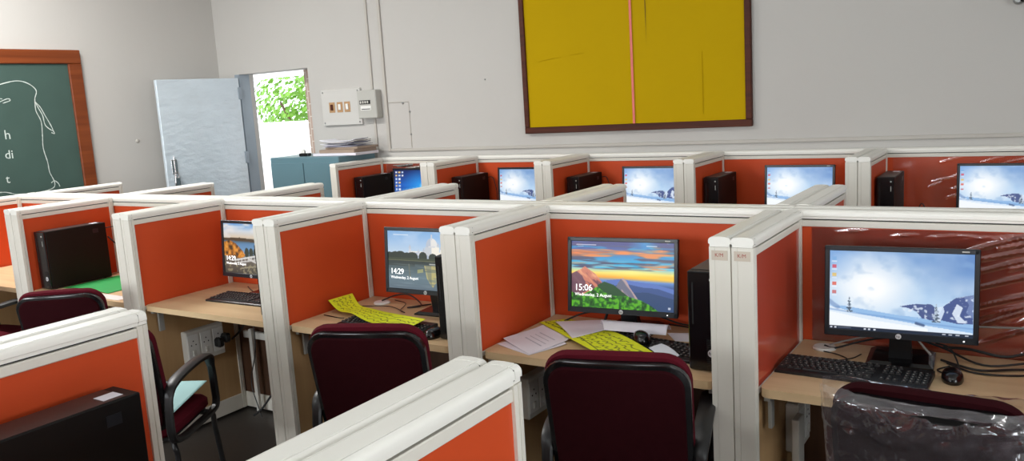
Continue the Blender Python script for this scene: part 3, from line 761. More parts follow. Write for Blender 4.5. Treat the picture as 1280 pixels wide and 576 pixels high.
# screen pictures -----------------------------------------------------------
SWD, SHT = .411, .257
def snow(w, h):
    c = Canvas(w, h)
    n1 = c.noise(5, 4, 3); n2 = c.noise(9, 7, 8)
    c.grad([(0, (120, 170, 225)), (.25, (170, 205, 240)), (.6, (175, 205, 235)), (1, (120, 160, 210))])
    c.mix((n1-.35)*1.3, (225, 238, 250))
    r = np.hypot((c.u-.30)*1.35, (c.v-.55)); c.mix(1.25-r*2.3, (252, 254, 255))
    r2 = np.hypot((c.u-1.0), (c.v-.95)*.9); c.mix(.9-r2*1.7, (84, 128, 190))
    r2 = np.hypot((c.u-.0)*1.2, (c.v-.9)*.9); c.mix(.75-r2*2.6, (120, 165, 220))
    c.mix((n2-.6)*2, (140, 175, 215))
    # distant ridge and mountains right
    c.mix(c.poly([(0, .28), (.1, .30), (.5, .22), (.75, .2), (1, .17), (1, 0), (0, 0)]), (150, 190, 232))
    c.mix(c.poly([(.50, .33), (.60, .37), (.72, .38), (.78, .30), (.74, .18), (.66, .2), (.62, .28), (.56, .32)]), (75, 90, 140))
    c.mix(c.poly([(.76, .20), (.80, .36), (.88, .47), (1, .52), (1, .17), (.9, .16)]), (70, 88, 142))
    c.mix(c.poly([(.93, .50), (.97, .40), (.95, .30), (1, .24), (1, .52)])*.5, (150, 170, 210))
    c.mix(c.poly([(.78, .16), (.81, .30), (.80, .36), (.745, .34), (.74, .2)])*.9, (215, 230, 248))
    c.mix(c.poly([(.90, .17), (.86, .28), (.89, .40), (.93, .36), (.91, .26), (.96, .17)])*.9, (225, 236, 250))
    c.mix(c.stroke([(.66, .30), (.70, .24), (.74, .22)], .015)*.6, (90, 110, 150))
    mn = c.noise(40, 30, 17, 2); c.mix(((c.u > .5) & (c.v > .16) & (c.v < .5))*np.clip((mn-.62)*7, 0, .8)*c.poly([(.50, .33), (.72, .38), (.80, .36), (.88, .47), (1, .52), (1, .17), (.6, .2)]), (225, 235, 248))
    # snow ground
    c.mix(c.poly([(0, .29), (.25, .20), (.6, .13), (1, .06), (1, 0), (0, 0)])*.85, (235, 244, 253))
    c.mix(c.poly([(0, .22), (.3, .14), (.7, .08), (.7, 0), (0, 0)])*.8, (250, 253, 255))
    c.mix(c.stroke([(.4, .19), (.7, .14), (1, .11)], .012)*.5, (110, 150, 205))
    c.mix(c.stroke([(0, .25), (.2, .215), (.4, .19)], .012)*.5, (110, 150, 205))
    c.mix(c.stroke([(.62, .135), (.67, .115)], .018)*.8, (60, 80, 120))
    def fir(x, y, s_):
        wd = s_*.22*np.clip(1-(c.v-y)/s_, 0, 1)*(.62+.38*np.sin((c.v-y)*150)); body = (np.abs(c.u-x)*c.asp < wd) & (c.v > y) & (c.v < y+s_)
        c.mix(body*.85, (64, 80, 98)); c.mix(body*(c.noise(60, 50, int(x*99), 2) > .56)*.8, (200, 215, 232))
    fir(.145, .225, .22); fir(.755, .16, .25)
    c.mix(c.stroke([(0, .35), (.03, .31), (.06, .28)], .03)*.5, (100, 130, 180))
    # taskbar and icons
    c.mix((c.v < .042)*1., (30, 42, 62))
    for x in (.015, .045, .26, .29, .33): c.mix(((abs(c.u-x) < .008) & (abs(c.v-.021) < .010))*.9, (230, 235, 245))
    c.mix(((abs(c.u-.11) < .05) & (abs(c.v-.021) < .008))*.4, (180, 190, 205))
    for x in (.81, .85, .90, .96): c.mix(((abs(c.u-x) < .012) & (abs(c.v-.021) < .008))*.8, (230, 235, 245))
    for y, cc in ((.90, (120, 170, 220)), (.80, (220, 60, 80)), (.69, (235, 190, 90)), (.58, (225, 80, 60)), (.47, (200, 90, 90))):
        c.mix(((abs(c.u-.032) < .016) & (abs(c.v-y) < .022))*.75, cc); c.mix(((abs(c.u-.032) < .02) & (abs(c.v-y+.04) < .008))*.5, (250, 250, 255))
    return c
def sunset(w, h):
    c = Canvas(w, h)
    c.grad([(0, (30, 70, 20)), (.35, (60, 90, 150)), (.42, (110, 150, 210)), (.47, (250, 170, 60)), (.53, (250, 225, 110)), (.60, (150, 205, 210)), (.75, (50, 150, 205)), (.85, (70, 110, 180)), (1, (58, 60, 120))])
    n = c.noise(4, 30, 11, 3, .10); n2 = c.noise(3, 22, 5, 3, -.08); n3 = c.noise(5, 34, 21, 3, .05)
    sky = (c.v > .45)
    c.mix((n3-.52)*5*sky*(c.v > .60), (40, 165, 215)); c.mix((n-.50)*6*sky*(c.v > .58), (78, 84, 112)); c.mix((n2-.60)*6*sky*(c.v > .6), (225, 140, 80))
    c.mix(np.clip((c.v-.86)*6, 0, .8)*(c.noise(3, 4, 9) > .35), (66, 62, 128))
    c.mix(np.clip(1-abs(c.v-.83-.05*(c.u-.3))*16, 0, 1)*np.clip(1.2-c.u*1.5, 0, 1)*(.4+n3), (245, 130, 60))
    r = np.hypot(c.u-.72, (c.v-.97)*1.2); c.mix(.8-r*5, (40, 150, 215))
    c.mix(np.clip(1-abs(c.v-.50+.06*(c.u-.5))*17, 0, 1)*np.clip((c.u-.35)*3, 0, 1), (255, 205, 60))
    c.mix(np.clip(1-abs(c.v-.55)*14, 0, 1)*np.clip(1-abs(c.u-.6)*3, 0, 1), (255, 240, 130))
    # far blue ranges
    c.mix(c.poly([(.35, .42), (.5, .45), (.62, .42), (.8, .40), (1, .33), (1, 0), (.3, 0)]), (92, 120, 190))
    c.mix(c.poly([(.4, .34), (.55, .38), (.7, .34), (.85, .33), (1, .26), (1, 0), (.4, 0)]), (62, 86, 140))
    c.mix(c.poly([(.55, .25), (.75, .27), (1, .19), (1, 0), (.5, 0)])*.9, (48, 72, 112))
    # rock peaks
    rk = c.noise(26, 7, 2, 3, .5)
    pk = c.poly([(-.01, .50), (.05, .54), (.10, .58), (.135, .62), (.18, .57), (.25, .50), (.30, .40), (.36, .26), (.40, .16), (0, .1)])
    c.mix(pk, (206, 126, 104)); c.mix(pk*np.clip((rk-.52)*6, 0, 1), (112, 66, 80)); c.mix(pk*np.clip((.40-rk)*6, 0, 1), (235, 165, 125))
    c.mix(c.poly([(0, .50), (.05, .54), (.11, .47), (.14, .36), (.2, .28), (.1, .2), (0, .2)])*.75, (84, 58, 84))
    p2 = c.poly([(.43, .28), (.47, .40), (.51, .47), (.55, .42), (.58, .33), (.66, .16), (.5, .1)])
    c.mix(p2, (110, 112, 132)); c.mix(p2*np.clip((rk-.45)*5, 0, 1)*(c.u > .5), (185, 160, 160))
    c.mix(c.poly([(.26, .34), (.33, .40), (.42, .36), (.5, .27), (.58, .18), (.4, .1), (.3, .2)]), (38, 78, 44))
    g = c.poly([(0, .22), (.1, .18), (.2, .26), (.26, .32), (.32, .25), (.4, .19), (.55, .2), (.7, .14), (.8, .06), (.85, 0), (0, 0)])
    gn = c.noise(40, 24, 6, 2); c.mix(g, (44, 112, 30)); c.mix(g*np.clip((gn-.5)*6, 0, 1), (92, 176, 36)); c.mix(g*np.clip((.42-gn)*6, 0, 1), (20, 66, 20))
    c.mix(((c.u < .25) & (c.u > .05) & (abs(c.v-.945) < .006))*.7, (230, 230, 240)); c.mix(((c.u < .12) & (c.u > .06) & (abs(c.v-.925) < .005))*.6, (230, 230, 240))
    c.mix(((c.u < .84) & (c.u > .74) & (abs(c.v-.945) < .006))*.7, (230, 230, 240)); c.mix(((abs(c.u-.955) < .012) & (abs(c.v-.05) < .018))*.8, (220, 225, 235))
    return c
def palace(w, h):
    c = Canvas(w, h)
    c.grad([(0, (92, 108, 120)), (.2, (100, 122, 132)), (.47, (60, 74, 74)), (.50, (60, 70, 62)), (.53, (205, 218, 228)), (.8, (160, 192, 226)), (1, (120, 168, 216))])
    n = c.noise(5, 5, 4); c.mix((n-.45)*(c.v > .55)*1.2, (200, 215, 235))
    U0 = c.u; c.u = c.u/.78
    W = (238, 232, 220); Sh = (150, 165, 190)
    def b(x0, x1, y0, y1, col=W, k=1): c.mix(((c.u > x0) & (c.u < x1) & (c.v > y0) & (c.v < y1))*k, col)
    b(.36, .96, .54, .66); b(.36, .70, .54, .64, Sh, .75); b(.64, .88, .6, .74); b(.64, .75, .6, .74, Sh, .5)
    r = np.hypot((c.u-.755)/.095, (c.v-.76)/.13); c.mix(((r < 1) & (c.v > .74))*1., (226, 224, 220)); c.mix(((r < 1) & (c.v > .74) & (c.u < .74))*.6, Sh)
    b(.745, .765, .86, .95, (200, 205, 212)); b(.70, .81, .735, .755, (210, 210, 212))
    for x, t in ((.385, .77), (.45, .66), (.53, .70), (.62, .72), (.86, .82), (.91, .78)):
        b(x-.016, x+.016, .58, t-.05, (205, 208, 215) if x < .7 else W); c.mix((np.hypot((c.u-x)/.02, (c.v-(t-.05))/.03) < 1)*1., (190, 196, 208)); b(x-.004, x+.004, t-.05, t, (180, 185, 195))
    c.u = U0
    tn = c.noise(18, 1, 9, 2)
    for i, x in enumerate((.02, .1, .17, .26, .33, .47, .60, .80, .98)):
        rr = .075 if i not in (5, 6, 7) else .055
        c.mix((np.hypot((c.u-x)/rr, (c.v-.56)/(.07+.012*(i % 3))) < 1)*1., (34, 44, 32))
    b(0, 1, .495, .535, (52, 62, 40)); b(0, 1, .487, .50, (110, 110, 80), .8)
    b(0, .36, .40, .49, (40, 50, 46), .8); b(.36, 1, .44, .49, (36, 46, 42), .7)
    rip = c.noise(3, 40, 15, 2)
    c.u = U0/.78
    rf = c.poly([(.62, .42), (.66, .2), (.72, .10), (.76, .05), (.80, .12), (.86, .16), (.92, .3), (.92, .42)]); c.mix(rf*(.45+.5*(rip > .5)), (190, 176, 110)); c.mix(c.poly([(.64, .42), (.68, .2), (.74, .08), (.74, .42)])*.5, (92, 102, 100))
    c.mix(c.poly([(.50, .34), (.60, .36), (.60, .30), (.5, .28)])*.7, (180, 176, 110)); c.mix(c.stroke([(.36, .42), (.375, .22)], .02)*.7, (110, 112, 92))
    c.u = U0
    b(.55, .8, .435, .455, (225, 225, 215), .7); c.mix((rip-.55)*1.2*(c.v < .45), (150, 165, 170))
    b(.08, .28, .925, .94, (235, 240, 245), .8)
    return c
def lake(w, h):
    c = Canvas(w, h)
    c.grad([(0, (70, 66, 58)), (.3, (110, 100, 88)), (.4, (120, 160, 200)), (.60, (92, 132, 170)), (.68, (70, 70, 60)), (.72, (215, 195, 170)), (.85, (205, 212, 220)), (1, (90, 150, 215))])
    n = c.noise(4, 7, 4); c.mix((n-.45)*3*(c.v > .7), (225, 222, 222))
    c.mix(c.poly([(0, .70), (.3, .72), (.7, .68), (1, .66), (1, .62), (.5, .64), (0, .66)]), (78, 64, 48))
    g = c.poly([(0, .62), (.1, .66), (.22, .60), (.34, .46), (.40, .36), (.3, .30), (0, .34)]); gn = c.noise(20, 14, 3, 2)
    c.mix(g, (170, 106, 42)); c.mix(g*np.clip((gn-.5)*6, 0, 1), (225, 150, 60)); c.mix(g*np.clip((.42-gn)*6, 0, 1), (70, 52, 30))
    for x in (.42, .50, .58, .72): c.mix((np.hypot((c.u-x)/.04, (c.v-.42)/.1) < 1)*.9, (44, 50, 34))
    c.mix(c.stroke([(.2, .26), (.5, .34), (.9, .44)], .018), (215, 212, 208)); c.mix(c.stroke([(.2, .20), (.5, .27), (.9, .36)], .018), (190, 186, 182))
    for i in range(12): x = .2+i*.06; c.mix(c.stroke([(x, .18+i*.017), (x, .27+i*.017)], .008), (225, 222, 218))
    c.mix(c.stroke([(.45, .30), (1, .02)], .022), (210, 205, 200)); c.mix(c.stroke([(.3, .1), (.7, .18)], .012)*.7, (200, 190, 160))
    c.mix((c.noise(30, 20, 9, 2) > .6)*(c.v < .2)*.8, (150, 140, 110)); c.mix(((c.u > .08) & (c.u < .4) & (abs(c.v-.93) < .008))*.6, (235, 240, 245))
    return c
def winblue(w, h):
    c = Canvas(w, h); c.grad([(0, (4, 40, 120)), (.5, (10, 92, 190)), (1, (4, 34, 96))])
    r = np.hypot(c.u-.72, (c.v-.45)*.8); c.mix(1-r*1.8, (40, 160, 240)); c.mix(.9-np.hypot((c.u-.74)*1.6, (c.v-.46))*6, (190, 235, 255))
    c.mix(((c.u < .7) & (abs(c.v-.45-.2*(c.u-.7)) < .012))*.5, (120, 200, 250))
    for i in range(3):
        for j in range(8 if i == 0 else (8 if i == 1 else 2)):
            x, y = .05+i*.085, .93-j*.115; c.mix(((abs(c.u-x) < .026) & (abs(c.v-y) < .032))*1., [(225, 230, 240), (235, 200, 120), (190, 210, 235)][(i+j) % 3])
    c.mix((c.v < .04)*1., (14, 24, 44)); return c
# monitor ---------------------------------------------------------------------
def make_monitor(fn, gw, gh, tilt=.07, zc=.25, clock=None, date=None):
    """local origin: centre of the foot on the desk; screen faces -y"""
    t = empty('monitor')
    W2, H2 = .2215, .1465
    Tm = Matrix.Translation((0, -.115, zc)) @ Matrix.Rotation(-tilt, 4, 'X')
    def P(mb): mb.v = [tuple(Tm @ Vector(p)) for p in mb.v]; return mb
    mb = MB(); bz = .0155; bb_ = .021
    mb.box(-W2, W2, 0, .012, H2-bz, H2, .002); mb.box(-W2, W2, 0, .012, -H2, -H2+bb_, .002)
    mb.box(-W2, -W2+bz, 0, .012, -H2+.001, H2-.001, .002); mb.box(W2-bz, W2, 0, .012, -H2+.001, H2-.001, .002)
    fr = P(mb).build('bezel', 'bezel', t)
    mb = MB(); mb.box(-W2+.001, W2-.001, .0115, .024, -H2+.001, H2-.001, .003)
    mb.rings([[(-.18, .024, -.10), (.18, .024, -.10), (.18, .024, .10), (-.18, .024, .10)], [(-.15, .048, -.08), (.15, .048, -.08), (.15, .048, .08), (-.15, .048, .08)]])
    P(mb).build('back_housing', 'black', t)
    sw, sh = 2*(W2-bz), 2*H2-bz-bb_; z0 = -H2+bb_
    def f(u, v): 
        x = -sw/2+u*sw; z = z0+v*sh; q = np.stack([x, 0*x+.006, z, 0*x+1], -1); return q @ np.array(Tm).T[:, :3]
    sc = fn(gw, gh).mesh('screen', f, 'screen', t)
    rot = (PI/2-tilt, 0, 0)
    if clock:
        MT.setdefault('glow_white', mat('glowing_white_text', (1, 1, 1, 1), .5, emis=.95))
        text(clock, .036, 'glow_white', sc, Tm @ Vector((-sw/2+.012, .0045, z0+sh*.25)), rot, 'clock_text', .0002, .95)
        text(date, .0172, 'glow_white', sc, Tm @ Vector((-sw/2+.014, .0045, z0+sh*.17)), rot, 'date_text', .0002, 1.0)
    lg = P(MB().lathe([(.0085, 0), (.0085, .001), (.008, .0013)], 18, Matrix.Translation((0, 0, -H2+.0105)) @ Matrix.Rotation(PI/2, 4, 'X'))).build('logo_badge', 'logo', t)
    text('hp', .0115, 'case', lg, Tm @ Vector((-.006, -.0015, -H2+.0072)), rot, 'logo_letters', .0001)
    P(MB().box(.172, .192, -.0008, 0, H2-.010, H2-.006)).build('model_mark', 'mcb', t)
    P(MB().lathe([(.0025, 0), (.0025, .001)], 10, Matrix.Translation((.182, 0, -H2+.010)) @ Matrix.Rotation(PI/2, 4, 'X'))).build('power_light', 'glow_white' if 'glow_white' in MT else 'logo', t)
    st_ = MB(); st_.rings([[(-.035, -.035, .012), (.035, -.035, .012), (.035, .0, .012), (-.035, .0, .012)], [(-.03, -.062, .13), (.03, -.062, .13), (.03, -.035, .13), (-.03, -.035, .13)], [(-.03, -.070, zc), (.03, -.070, zc), (.03, -.05, zc), (-.03, -.05, zc)]])
    st_.build('stand_neck', 'black', t)
    MB().rings([[(-.1, -.09, 0), (.1, -.09, 0), (.1, .09, 0), (-.1, .09, 0)], [(-.1, -.09, .006), (.1, -.09, .006), (.1, .09, .006), (-.1, .09, .006)], [(-.085, -.075, .014), (.085, -.075, .014), (.08, .075, .018), (-.08, .075, .018)]]).build('stand_base', 'blackg', t)
    return t
MT['glow_white'] = mat('glowing_white_text', (1, 1, 1, 1), .5, emis=.95)
m4 = make_monitor(snow, 260, 160, .071, .25); m4.location = (.484, -.125, .75); m4.rotation_euler = (0, 0, .067)
tag(m4, 'black monitor with the snowy desktop picture on the nearest desk at the right', 'monitor')
m3 = make_monitor(sunset, 260, 160, .12, .237, '15:06', 'Wednesday, 2 August'); m3.location = (-.49, -.095, .75); m3.rotation_euler = (0, 0, .085)
tag(m3, 'black monitor showing 15:06 over a sunset mountain picture', 'monitor')
m2 = make_monitor(palace, 260, 160, .08, .252, '14:29', 'Wednesday, 2 August'); m2.location = (-1.40, -.135, .75); m2.rotation_euler = (0, 0, .03)
tag(m2, 'black monitor showing 14:29 over a white domed palace and its reflection', 'monitor')
m1 = make_monitor(lake, 140, 90, .08, .25, '14:29', 'Wednesday, 2 August'); m1.location = (-2.535, -.125, .75); m1.rotation_euler = (0, 0, 0)
tag(m1, 'black monitor with a lake and orange cliff picture, half hidden by a post', 'monitor')
mT1 = make_monitor(winblue, 90, 56, .07, .25); mT1.location = (EXs['E1']+.53, 2.60, .75); tag(mT1, 'monitor with a blue desktop and many small icons in the back row', 'monitor')
snm = make_monitor(snow, 110, 68, .07, .25)
cs = [(-2.60, 'monitor with snow picture on the second back-row desk from the left'), (-1.515, 'monitor with snow picture on the middle back-row desk'),
      (-.485, 'monitor with snow picture on the fourth back-row desk from the left'), (.64, 'rightmost back row monitor with snow picture, cut by the frame')]
for i, (x, lb) in enumerate(cs):
    o = snm if i == 0 else dup(snm, None, None, 0, None)
    o.location = (x, 2.60, .75); tag(o, lb, 'monitor', 'back row monitors')

# keyboards and mice -----------------------------------------------------------
def make_keyboard():
    t = empty('keyboard')
    MB().rings([[(-.225, -.078, 0), (.225, -.078, 0), (.225, .078, 0), (-.225, .078, 0)], [(-.225, -.078, .008), (.225, -.078, .008), (.225, .078, .017), (-.225, .078, .017)], [(-.221, -.074, .0105), (.221, -.074, .0105), (.221, .074, .0195), (-.221, .074, .0195)]]).build('body', 'black', t)
    mb = MB(); leg = MB()
    def kk(x, y, w_, d_=.0145):
        z = .0145+(y+.0)*.06
        a, b = w_/2, d_/2
        lo = [(x-a, y-b, z-.003), (x+a, y-b, z-.003), (x+a, y+b, z-.002), (x-a, y+b, z-.002)]
        hi = [(x-a+.002, y-b+.0015, z+.0045), (x+a-.002, y-b+.0015, z+.0045), (x+a-.002, y+b-.002, z+.005), (x-a+.002, y+b-.002, z+.005)]
        mb.rings([lo, hi])
        q = z+.0056; lw = min(.0034, a*.6); leg.add([(x-lw, y-.002, q), (x+lw*.3, y-.002, q), (x+lw*.3, y+.0028, q), (x-lw, y+.0028, q)], [(0, 1, 2, 3)])
    p = .019
    rows = [(.062, [(-.212+i*p*1.03, .0165) for i in range(15)]), (.034, [(-.212+i*p, .0165) for i in range(13)]+[(-.212+13.5*p, .0335)]), (.015, [(-.207, .025)]+[(-.183+i*p, .0165) for i in range(12)]+[(.055, .025)]),
            (-.004, [(-.205, .03)]+[(-.178+i*p, .0165) for i in range(11)]+[(.044, .042)]), (-.023, [(-.200, .038)]+[(-.168+i*p, .0165) for i in range(10)]+[(.038, .05)]),
            (-.042, [(-.208, .024), (-.182, .022), (-.157, .022), (-.088, .11), (-.018, .022), (.006, .022), (.030, .022), (.053, .022)])]
    for y, ks in rows:
        for x, w_ in ks: kk(x, y-.004, w_)
    for y in (.058, .030, .011, -.027 if 0 else -.046):
        for i in range(3): kk(.094+i*p, y, .0165)
    kk(.113, -.027, .0165)
    for y in (.030, .011, -.008, -.027, -.046):
        for i in range(4): kk(.158+i*p*.95, y, .0165)
    ko = mb.build('keys', 'key', t); leg.build('key_legends', 'mcb', ko)
    return t
def make_mouse():
    t = empty('mouse'); prof = []
    N = 18; R = []
    for k, (s_, z) in enumerate(((.93, 0), (1, .006), (1, .012), (.93, .022), (.78, .030), (.55, .0345), (.25, .0365))):
        R.append([(.031*s_*math.cos(a)*(1-.08*math.sin(a)), (.055*s_*math.sin(a)-(1-s_)*.006), z) for a in np.linspace(0, 2*PI, N+1)[:-1]])
    MB().rings(R).build('body', 'blackg', t, True)
    MB().lathe([(.006, -.003), (.007, 0), (.006, .003)], 12, Matrix.Translation((0, .03, .0275)) @ Matrix.Rotation(PI/2, 4, 'Y')).build('wheel', 'gcable', t)
    mb = MB(); mb.tube([(0, .055, .008), (0, .075, .006), (.012, .10, .005)], .002, 6, smooth=4); mb.build('cord', 'cable', t)
    return t
kb = make_keyboard(); ms = make_mouse()
ks = [((.372, -.328, .75), -.03, 'black keyboard in front of the large snow screen'), ((-.345, -.31, .75), -.16, 'black keyboard half covered by papers below the 15:06 screen'),
      ((-1.49, -.425, .75), -.05, 'black keyboard under the yellow strip below the palace screen'), ((-2.52, -.30, .75), .03, 'black keyboard on the bare desk below the lake picture screen')]
for i, (l, r, lb) in enumerate(ks):
    o = kb if i == 0 else dup(kb); o.location = l; o.rotation_euler = (0, 0, r); tag(o, lb, 'keyboard', 'black keyboards')
mss = [((.648, -.275, .75), .15, 'black mouse right of the keyboard under the large snow screen'), ((-.365, -.30, .7715), .6, 'black mouse resting on the keyboard among the papers'), ((-1.192, -.475, .75), .1, 'black mouse at the right end of the yellow strip')]
for i, (l, r, lb) in enumerate(mss):
    o = ms if i == 0 else dup(ms); o.location = l; o.rotation_euler = (0, 0, r); tag(o, lb, 'mouse', 'black mice')

# ------------------------------------------------------------------ papers
def scribbles(c, seed, n, col=(60, 66, 20), x0=.05, x1=.95, r=.011, rows=5):
    rs = random.Random(seed)
    for j in range(rows):
        y = .12+.76*(j+.5)/rows; x = x0
        while x < x1:
            pts = []; ln = rs.uniform(.04, .10)
            for q in range(7): pts.append((x+ln*q/6+rs.uniform(-.01, .01), y+rs.uniform(-.3, .3)/rows))
            c.mix(c.stroke(pts, r)*.85, col); x += ln+rs.uniform(.01, .03)
def strip(secs, k=8):
    """surface through cross-sections [(left, right), ...] as function of u (along) and v (across)"""
    A = [Vector(a) for a, b in secs]; B = [Vector(b) for a, b in secs]
    PA = np.array([tuple(p) for p in catmull(A, 24)]); PB = np.array([tuple(p) for p in catmull(B, 24)])
    tt = np.linspace(0, 1, len(PA))
    def fn(u, v):
        a = np.stack([np.interp(u, tt, PA[:, i]) for i in range(3)], -1); b = np.stack([np.interp(u, tt, PB[:, i]) for i in range(3)], -1)
        return a*(1-v[..., None])+b*v[..., None]
    return fn
def quad(a, b, c_, d, curl=0, bul=0):
    a, b, c_, d = [np.array(p, float) for p in (a, b, c_, d)]
    def fn(u, v):
        u_, v_ = u[..., None], v[..., None]
        P = a*(1-u_)*(1-v_)+b*u_*(1-v_)+c_*u_*v_+d*(1-u_)*v_
        P[..., 2] += bul*np.sin(PI*u)*1.0+curl*(np.clip(1-u*3, 0, 1)**2+np.clip(v*3-2, 0, 1)**2)
        return P
    return fn
YEL = (226, 232, 24)
c = Canvas(240, 76, YEL); scribbles(c, 3, 0, col=(96, 104, 26), rows=4, r=.013, x0=.03, x1=.97); c.mix((c.v < .012)+(c.v > .988), (120, 120, 20))
o = c.mesh('yellow_poster_strip', strip([((-1.925, -.328, .806), (-1.925, -.165, .803)), ((-1.845, -.345, .768), (-1.81, -.238, .772)), ((-1.70, -.41, .784), (-1.68, -.29, .777)), ((-1.532, -.489, .783), (-1.542, -.339, .784)), ((-1.298, -.545, .781), (-1.312, -.372, .785))]), 'print', solid=.0006)
tag(o, 'long yellow handwritten paper strip curling over the keyboard below the palace screen', 'poster')
c = Canvas(220, 90, YEL); scribbles(c, 7, 0, col=(84, 92, 24), rows=5, r=.011, x0=.02, x1=.97); c.mix(c.stroke([(0, .2), (.5, .22), (1, .05)], .012), (50, 60, 20))
o = c.mesh('yellow_poster_strip', strip([((-.889, -.156, .7555), (-.80, -.06, .7545)), ((-.72, -.285, .7625), (-.60, -.17, .764)), ((-.55, -.42, .772), (-.43, -.30, .783)), ((-.40, -.525, .772), (-.19, -.49, .778))]), 'print', solid=.0006)
tag(o, 'yellow handwritten paper strip lying diagonally below the 15:06 screen', 'poster')
def typed(w, h, col=(228, 224, 232), seed=0, lines=0):
    c = Canvas(w, h, col); rs = random.Random(seed)
    for i in range(lines):
        y = .75-i*.12; x = .25
        while x < .75: l = rs.uniform(.03, .1); c.mix(c.stroke([(x, y), (x+l, y)], .012)*.55, (110, 110, 130)); x += l+.02
    return c
PP = [(typed(60, 44, seed=1), quad((-.889, -.475, .7515), (-.70, -.548, .7515), (-.635, -.38, .7525), (-.80, -.25, .7515), .002), 'white sheet lowest under the typed sheet at the desk corner'),
      (typed(90, 66, seed=2, lines=4), quad((-.893, -.423, .757), (-.697, -.548, .7535), (-.645, -.33, .756), (-.835, -.212, .757), .004), 'white typed sheet at the left corner of the desk with the sunset screen'),
      (typed(60, 44, seed=3), quad((-.813, -.152, .764), (-.627, -.350, .768), (-.50, -.16, .781), (-.651, -.080, .768), .0, .004), 'plain white sheet laid across the yellow strip left of centre'),
      (typed(60, 44, seed=4), quad((-.602, -.16, .776), (-.54, -.253, .783), (-.29, -.246, .786), (-.298, -.176, .788), .0, .028), 'white sheet arched over the keyboard in front of the sunset screen'),
      (typed(40, 30, (235, 240, 248), 5), quad((-.302, -.38, .7765), (-.178, -.525, .774), (-.17, -.42, .776), (-.278, -.32, .7775), .0, .006), 'small folded white paper at the right end of the yellow strip'),
      (typed(40, 30, (196, 202, 212), 6), quad((-.19, -.50, .7525), (-.13, -.555, .7525), (-.115, -.48, .7525), (-.18, -.42, .756), .0), 'greyish paper slip in front of the upright computer'),
      (typed(40, 30, (225, 228, 236), 8), quad((-.343, -.108, .7515), (-.276, -.195, .7515), (-.223, -.186, .7515), (-.235, -.065, .7515), .0), 'white envelope between the arched sheet and the upright computer')]
for c, f, lb in PP: tag(c.mesh('paper_sheet', f, 'print', solid=.0006), lb, 'paper')
c = Canvas(30, 24, (12, 140, 60)); tag(c.mesh('green_sheet', quad((-3.93, -.46, .752), (-3.48, -.46, .752), (-3.48, -.06, .752), (-3.93, -.06, .752), 0, .012), 'print', solid=.001), 'bright green sheet lying on the desk beside the black computer', 'sheet')
c = Canvas(30, 10, (210, 205, 200)); tag(c.mesh('paper_sheet', quad((-3.55, -.545, .751), (-3.25, -.545, .751), (-3.25, -.47, .751), (-3.55, -.47, .751), 0, 0), 'print', solid=.001), 'narrow white paper at the desk edge in front of the green sheet', 'paper')
# white disc at the back corner of the near right desk
dsc = empty('cable_grommet', (.235, -.092, .75), 0, 'white plastic disc holding cables at the back corner of the near right desk', 'grommet')
MB().lathe([(.038, 0), (.04, .004), (.036, .010), (.01, .011)], 24).build('cover', 'white', dsc, True)
g2 = empty('cable_grommet', (-1.79, -.11, .75), 0, 'white plastic disc at the back corner of the desk with the palace screen', 'grommet')
MB().lathe([(.038, 0), (.04, .004), (.036, .010), (.01, .011)], 24).build('cover', 'white', g2, True)

# ------------------------------------------------------------------ cables
def cable(pts, r, m, lab, name='cable'):
    mb = MB(); mb.tube(pts, r, 6, smooth=6); o = mb.build(name, m, smooth=True); tag(o, lab, 'cable'); return o
z = .753
cable([(.235, -.094, .763), (.27, -.10, .759), (.33, -.07, .775), (.40, -.04, .79), (.5, -.03, .80), (.6, -.045, .78), (.72, -.10, z), (.85, -.08, .77), (1.0, -.03, .79)], .0035, 'cable', 'black cable looping behind the large snow screen to the right')
cable([(.25, -.085, .764), (.3, -.05, .775), (.4, -.028, .80), (.5, -.022, .81)], .003, 'gcable', 'grey cable from the white disc behind the large snow screen')
cable([(.24, -.13, z), (.29, -.15, z), (.33, -.19, z), (.31, -.21, z), (.345, -.18, .756), (.36, -.12, z)], .002, 'cable', 'thin black wire curled beside the white disc')
cable([(.60, -.10, .756), (.66, -.15, .758), (.72, -.17, .757), (.80, -.13, .757), (.90, -.09, .757), (1.02, -.06, .76)], .004, 'cable', 'thick black cable lying right of the monitor foot on the near right desk')
cable([(.62, -.13, .756), (.70, -.19, .754), (.80, -.18, .754), (.92, -.12, .754), (1.03, -.10, .756)], .003, 'cable', 'lower black cable nearest the mouse running right on the near desk')
cable([(.58, -.06, .80), (.63, -.12, .80), (.66, -.20, .758), (.625, -.225, .754), (.60, -.20, .754), (.63, -.16, .757)], .0028, 'cable', 'black cable loop between monitor foot and mouse')
cable([(.60, -.035, .78), (.68, -.05, .785), (.78, -.06, .775), (.88, -.03, .80), (1.03, -.02, .82)], .0045, 'cable', 'upper black cable behind the near right monitor')
cable([(.695, -.02, .855), (.82, -.012, .86), (1.04, -.012, .872)], .0035, 'gcable', 'grey cable stretched along the orange panel right of the large snow screen')
cable([(.53, -.15, .84), (.555, -.155, .81), (.575, -.15, .785)], .0035, 'gcable', 'short grey cable end hanging below the large snow screen')
cable([(-.80, -.10, .7515+.003), (-.74, -.06, .78), (-.66, -.05, .797), (-.585, -.04, .80), (-.54, -.03, .80)], .0038, 'cable', 'black cable arching left of the foot of the sunset monitor')
cable([(-.60, -.10, .805), (-.60, -.115, .79), (-.605, -.12, .775)], .006, 'cable', 'black plug end hanging below the sunset monitor')
cable([(-.40, -.03, .79), (-.30, -.05, .775), (-.20, -.04, .77), (-.13, -.07, .775), (-.125, -.085, .79)], .0035, 'cable', 'black cable between the sunset monitor foot and the upright computer')
cable([(-.36, -.05, .77), (-.28, -.035, .76), (-.2, -.06, .757), (-.12, -.03, .76)], .003, 'cable', 'second lower black cable behind the sunset monitor')
